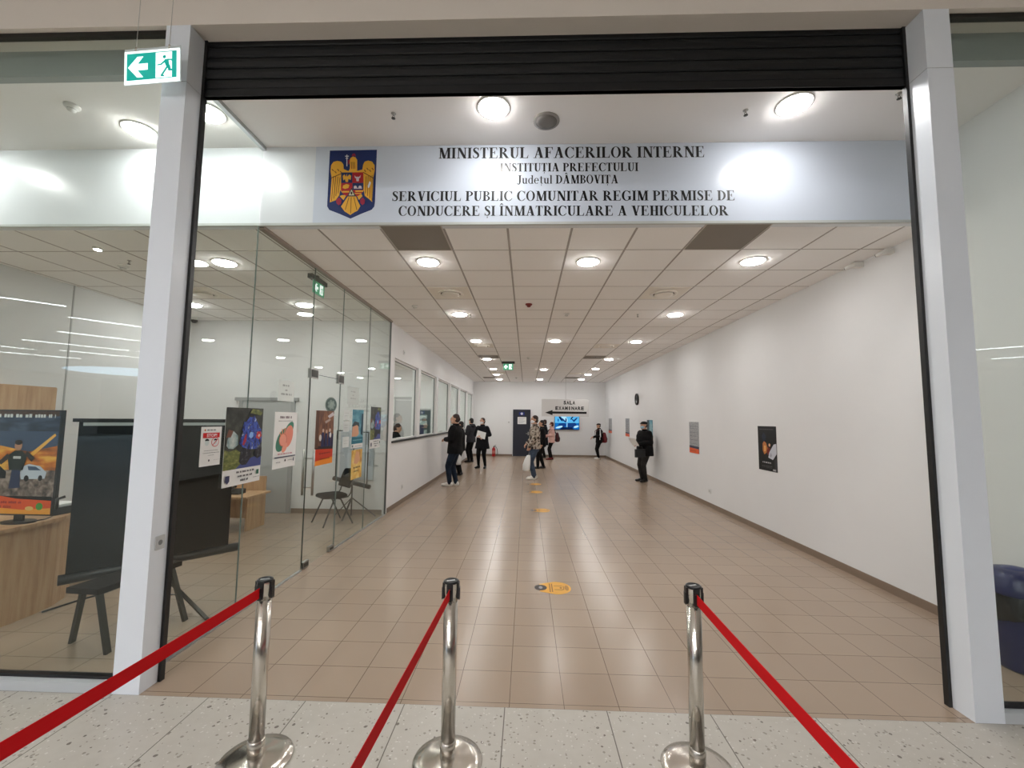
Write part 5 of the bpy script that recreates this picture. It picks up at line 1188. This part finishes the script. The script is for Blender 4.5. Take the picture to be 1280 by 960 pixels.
    for z, rx, ry in ((.92, .192, .14), (1.06, .182, .13), (1.20, .185, .135), (1.33, .192, .135), (1.41, .172, .112), (1.47, .10, .085)):
        q = T((0, -.005, z)); rings.append((q.x, q.y, z, rx*build*puff*(1 if not female or z > 1.3 else .96), ry*puff))
    b.loft(rings, top)
    for sd in (-1, 1):
        e, w, *_r = arms[sd]; e, w = T(e), T(w); b.cone(neck+V((sd*.045, -.005, -.045)), .058*puff, sh[sd]+V((0, 0, -.005)), .07*puff, top, 14); b.cone(sh[sd], .078*puff, e, .066*puff, top, 14); b.cone(e, .066*puff, w-(w-e)*.04, .05*puff, top, 14)
    if collar: b.lathe([(.078, -.03), (.085, .02), (.082, .065), (.066, .068), (.06, .0)], tuple(neck+V((0, .0, .0))), top, 20)
    if hood: b.sphere(neck+V((0, -.085, -.01)), (.12, .085, .085), top, 16, 10)
    fm = None
    if stripe: fm = [(stripe, lambda c: abs(c.x) > .12 and c.z > .95 and abs(c.y-.02) < .02 and c.z < 1.5)]
    remesh(b, 'coat' if coat is not None else 'jacket', body, .011, 3, top, fm)
    # shoes
    for sd in (-1, 1):
        b = MB(); fd_ = V((math.sin(feet[sd]), math.cos(feet[sd]), 0)); rt = V((fd_.y, -fd_.x, 0)); base = an[sd]-V((0, 0, .085))
        b.T = Matrix(((rt.x, fd_.x, 0, base.x), (rt.y, fd_.y, 0, base.y), (0, 0, 1, base.z), (0, 0, 0, 1)))
        b.sphere((0, .15, .035), (.048, .075, .037), shoe, 16, 10); b.sphere((0, -.03, .045), (.040, .055, .045), shoe, 16, 10); b.cone((0, -.02, .08), .045, (0, .10, .045), .04, shoe, 12); b.cone((0, -.02, .03), .038, (0, .16, .025), .038, shoe, 12)
        so = remesh(b, 'shoe', body, .008, 2, shoe)
        for v_ in so.data.vertices: v_.co.z = max(v_.co.z, base.z+.002)
    # hair, mask, cap
    if hair and not cap:
        b = MB(); b.sphere(hp(0, -.028, .052), (.083, .092, .085), hair, 20, 12, HR); b.sphere(hp(0, -.05, -.01), (.075, .07, .085), hair, 18, 10, HR)
        if hair_long: b.cone(hp(0, -.07, .0), .07, hp(0, -.075, -hair_long), .05, hair, 14)
        remesh(b, 'hair', body, .008, 2, hair)
    if cap:
        b = MB(); b.sphere(hp(0, -.01, .075), (.092, .108, .055), cap, 20, 10, HR); b.sphere(hp(0, .075, .062), (.068, .055, .012), cap, 16, 8, HR); remesh(b, 'cap', body, .008, 2, cap)
        b = MB(); b.sphere(hp(0, -.04, .0), (.076, .075, .07), hair or M_eye, 16, 10, HR); remesh(b, 'hair', body, .008, 1, hair or M_eye)
    if mask:
        b = MB(); b.sphere(hp(0, .035, -.045), (.062, .076, .058), mask, 18, 12, HR); remesh(b, 'face_mask', body, .007, 2, mask)
    body.scale = (s, s, s); body.location = loc; body.rotation_euler = (0, 0, heading-PI/2)
    bpy.context.view_layer.update()
    body['_n'] = 1; del body['_n']
    return body, (lambda p: body.matrix_world @ V(p))
def arm_down(sd, fwd=0.02): return ((sd*.235, -.03, 1.15), (sd*.235, .03+fwd, .91), (0, .1, -1), (-sd, 0, 0), .35)
def arm_bent(sd, wx, wy, wz, ex=.235, ey=-.04, ez=1.15, hd=None, pn=(0, 0, -1), cu=.45): return ((sd*ex, ey, ez), (wx, wy, wz), hd or (wx-sd*ex, wy-ey, wz-ez), pn, cu)
stand = {-1: (-.10, 0, 0, -.12), 1: (.10, .0, 0, .12)}
H_blk, H_brn, H_red, H_gry = (mat(n, c, .7) for n, c in (('hair_black', (26, 22, 20)), ('hair_brown', (48, 30, 24)), ('hair_auburn', (84, 34, 26)), ('hair_dark_grey', (48, 44, 42))))
C_blk = cloth('cloth_black', [(.3, (9, 9, 10)), (.7, (17, 16, 17))]); C_jean = cloth('cloth_denim', [(.3, (50, 60, 76)), (.7, (78, 90, 108))], 9); C_djean = cloth('cloth_dark_denim', [(.3, (22, 30, 42)), (.7, (34, 46, 62))], 9)
C_hood = cloth('cloth_charcoal', [(.3, (38, 38, 42)), (.7, (56, 56, 60))]); C_coat = cloth('cloth_dark_coat', [(.3, (15, 15, 19)), (.7, (24, 24, 29))]); C_pink = cloth('cloth_pink', [(.3, (196, 152, 144)), (.7, (216, 176, 166))])
C_trs = cloth('cloth_dark_grey', [(.3, (34, 32, 31)), (.7, (50, 47, 45))]); C_camo = cloth('cloth_camouflage', [(0, (52, 42, 40)), (.40, (112, 100, 90)), (.47, (170, 158, 144)), (.55, (196, 186, 174)), (.62, (92, 74, 66))], 11, .85, (1, 1, 1), True)
S_wht, S_blk, S_red = mat('shoe_white', (220, 216, 208), .6), mat('shoe_black', (20, 19, 18), .4), mat('shoe_red', (110, 28, 26), .5)
M_mskw, M_mskb = mat('mask_white', (226, 226, 228), .8), mat('mask_blue', (150, 186, 206), .8)
def held(fn, name, label, cat): return tag(one(fn, name), label, cat)

# man at the counter windows
p1, w1 = person('man in black jacket and dark jeans facing the counter windows, white trainers', (-1.87, 8.55, 0), math.radians(168), 1.86,
    {-1: arm_bent(-1, -.12, .20, 1.14, .25, .02, 1.15), 1: arm_bent(1, .19, .17, 1.12, .27, -.05, 1.14)}, {-1: (-.075, .09, .0, -.05), 1: (.075, -.02, 0, .12)}, C_blk, C_djean, S_wht, H_brn, head_yaw=-.25, hair_long=.02, jacket_hem=.80, puff=1.2, build=1.08)
person('person in black trousers standing mostly hidden behind the man in dark jeans', (-2.06, 10.72, 0), math.radians(175), 1.66, {-1: arm_down(-1), 1: arm_down(1)}, stand, C_blk, C_blk, S_blk, H_blk)
def bagpaper(b):
    b.loft([(-2.08, 10.58, .34, .06, .10), (-2.08, 10.58, .36, .075, .125), (-2.08, 10.58, .58, .065, .13), (-2.08, 10.58, .66, .02, .06)], mat('bag_white_plastic', (226, 226, 224), .45), 18)
    b.tube([(-2.08, 10.53, .64), (-2.08, 10.56, .75), (-2.08, 10.60, .75), (-2.08, 10.63, .64)], .006, mat('bag_white_plastic', (226, 226, 224), .45), 8)
held(bagpaper, 'carrier_bag', 'small white bag at the knee of the hidden person by the windows', 'bag')
person('man in charcoal hooded jacket standing at the far counter windows', (-2.25, 14.75, 0), math.radians(150), 1.77, {-1: arm_bent(-1, -.12, .18, 1.14, .25, .02, 1.15), 1: arm_down(1, .05)}, stand, C_hood, C_blk, S_blk, H_blk, hood=True, head_yaw=.1, puff=1.12)
p4, w4 = person('person in long dark coat and white mask holding papers at the chest', (-1.58, 12.75, 0), math.radians(-105), 1.78,
    {-1: arm_bent(-1, -.02, .22, 1.14, .27, -.02, 1.17), 1: arm_bent(1, .02, .20, 1.10, .27, -.02, 1.17)}, {-1: (-.12, 0, 0, -.2), 1: (.12, 0.02, 0, .25)}, C_coat, C_blk, S_blk, H_brn, mask=M_mskw, coat=.68, head_yaw=.3, female=True, build=1.12, hair_long=.05)
def sheet_at(w, pts, name, label, m=M_paper, th=.004):
    P_ = [w(p) for p in pts]; n = (P_[1]-P_[0]).cross(P_[3]-P_[0]).normalized()*th
    b = MB(); b.add([tuple(p) for p in P_]+[tuple(p+n) for p in P_], [(0, 3, 2, 1), (4, 5, 6, 7), (0, 1, 5, 4), (1, 2, 6, 5), (2, 3, 7, 6), (3, 0, 4, 7)], m)
    return tag(b.build(name), label, 'papers')
sheet_at(w4, [(-.20, .285, 1.02), (.13, .275, 1.10), (.08, .265, 1.33), (-.24, .275, 1.25)], 'document_folder', 'white papers held against the long dark coat')
p5, w5 = person('man in camouflage jacket and blue jeans standing in the corridor', (.25, 10.05, 0), math.radians(192), 1.86,
    {-1: arm_bent(-1, -.17, .20, .90, .25, .06, 1.15, (0, .2, -1), (1, 0, 0), .9), 1: arm_bent(1, .20, .17, .98, .24, -.03, 1.16)}, {-1: (-.08, .04, 0, -.1), 1: (.09, -.03, 0, .12)}, C_camo, C_jean, S_wht, H_brn, mask=M_mskw, head_yaw=-.05, jacket_hem=.84)
def carrier(b):
    c = w5((-.20, .23, .0)); m = mat('bag_white_plastic', (226, 226, 224), .45)
    b.loft([(c.x-.05, c.y, .27, .07, .07), (c.x-.05, c.y, .30, .105, .09), (c.x-.04, c.y, .45, .11, .08), (c.x-.01, c.y, .60, .085, .05), (c.x+.02, c.y, .72, .05, .03)], m, 22)
    for d in (-.02, .02): b.tube([(c.x+.0, c.y+d, .66), (c.x+.03, c.y+d*.5, .84), (c.x+.06, c.y+d, .67)], .008, m, 8)
held(carrier, 'carrier_bag', 'white plastic carrier bag hanging from the hand of the camouflage jacket man', 'bag')
person('person in dark clothes standing close behind the man in the camouflage jacket', (.56, 12.85, 0), math.radians(185), 1.72, {-1: arm_down(-1), 1: arm_down(1)}, {-1: (-.09, .15, 0, 0), 1: (.09, -.08, 0, 0)}, C_blk, C_blk, S_blk, H_blk, hood=True)
person('person in a black knee-length coat, back half visible behind the camouflage jacket man', (.85, 17.3, 0), math.radians(175), 1.74, {-1: arm_down(-1), 1: arm_down(1)}, stand, C_coat, C_blk, S_blk, H_brn, coat=.58)
p7, w7 = person('person in pink jacket with short auburn hair and black leggings near the television', (1.12, 16.4, 0), math.radians(185), 1.64,
    {-1: arm_bent(-1, -.08, .27, 1.12), 1: arm_bent(1, .10, .25, 1.08)}, {-1: (-.08, .08, 0, -.1), 1: (.08, -.03, 0, .1)}, C_pink, C_blk, S_red, H_red, mask=M_mskw, female=True, build=1.08, head_yaw=.1)
def backpack(w, name, label, m, m2, sc_=1.0):
    b = MB(); c = w((0, -.27, 1.0)); f = (w((0, 1, 1))-w((0, 0, 1))).normalized(); a = math.atan2(f.y, f.x)-PI/2
    e = empty(name, tuple(c), label, 'backpack')
    Mx = Matrix.Translation(c) @ Matrix.Rotation(a, 4, 'Z')
    b.T = Mx; k = sc_
    b.loft([(0, 0, -.16*k, .12*k, .06*k), (0, 0, -.13*k, .15*k, .085*k), (0, 0, .10*k, .145*k, .085*k), (0, .0, .22*k, .11*k, .06*k), (0, .0, .26*k, .05*k, .03*k)], m, 20); b.build('pack_body', e)
    b = MB(); b.T = Mx; b.loft([(0, -.075*k, -.13*k, .09*k, .035*k), (0, -.08*k, .0, .11*k, .045*k), (0, -.075*k, .08*k, .08*k, .025*k)], m2, 16); b.build('front_pocket', e)
    for sd in (-1, 1):
        b = MB(); b.T = Mx; b.tube([(sd*.09, .05, .20), (sd*.11, .14, .38), (sd*.115, .27, .44), (sd*.11, .40, .34), (sd*.12, .385, .12), (sd*.15, .27, -.02), (sd*.12, .05, -.10)], .015, m2, 8); b.build('strap', e)
backpack(w7, 'backpack', 'dark red backpack on the back of the pink jacket person', mat('pack_dark_red', (70, 24, 32), .7), mat('pack_black', (30, 22, 26), .7))
M_strp = mat('stripe_white', (214, 214, 214), .7)
p8, w8 = person('person in black tracksuit with white side stripes and white trainers by the corner', (3.30, 16.95, 0), math.radians(190), 1.60,
    {-1: arm_bent(-1, -.10, .30, 1.10), 1: arm_bent(1, .12, .27, 1.06)}, {-1: (-.09, .05, 0, -.2), 1: (.09, 0, 0, .3)}, C_blk, C_blk, S_wht, H_blk, stripe=M_strp, cap=mat('cap_black', (20, 20, 22), .8))
backpack(w8, 'backpack', 'red backpack on the back of the tracksuit person', mat('pack_red', (112, 34, 40), .7), mat('pack_red_dark', (78, 24, 30), .7), 1.1)
sheet_at(w8, [(-.14, .36, 1.04), (.02, .36, 1.04), (.02, .58, 1.06), (-.14, .58, 1.06)], 'paper_sheet', 'white paper held out by the tracksuit person')
p9, w9 = person('man in black flat cap and pale blue mask leaning on the right wall', (3.44, 9.92, 0), math.radians(205), 1.72,
    {-1: arm_bent(-1, -.10, .27, 1.10, .26, .0, 1.15), 1: arm_bent(1, .06, .25, 1.12, .29, -.02, 1.16)}, {-1: (-.09, .06, 0, -.1), 1: (.10, .02, 0, .3)}, C_blk, C_trs, S_blk, H_gry, mask=M_mskb, cap=mat('cap_black', (20, 20, 22), .8), build=1.22, puff=1.25, head_yaw=.15, jacket_hem=.76)
sheet_at(w9, [(-.20, .36, 1.05), (.06, .38, 1.05), (.04, .56, 1.28), (-.22, .54, 1.28)], 'paper_sheet', 'white papers held by the man in the flat cap')
def redwallet(b):
    c = w9((.03, .335, 1.12)); b.sphere(c, (.05, .06, .085), mat('wallet_red', (150, 44, 36), .5), 16, 10)
held(redwallet, 'glove', 'red glove held against the papers of the man in the flat cap', 'glove')
def docbag(b):
    c = w9((-.16, .30, .86)); f = (w9((0, 1, 1))-w9((0, 0, 1))).normalized(); b.T = Matrix.Translation(c) @ Matrix.Rotation(math.atan2(f.y, f.x), 4, 'Z')
    b.rbox((-.17, -.045, -.13), (.17, .045, .10), .025, M_black); b.tube([(-.08, 0, .09), (-.07, 0, .17), (.07, 0, .17), (.08, 0, .09)], .009, M_black, 8)
held(docbag, 'document_bag', 'black bag carried in front by the man in the flat cap', 'bag')
# clerk behind the first window
person('clerk with brown hair bent over the desk behind the first counter window', (-3.38, 8.35, 0), math.radians(5), 1.60, {-1: arm_bent(-1, -.12, .22, 1.26), 1: arm_bent(1, .12, .22, 1.26)}, stand, C_coat, C_blk, S_blk, H_brn, head_pitch=-.35, hair_long=.06, female=True)
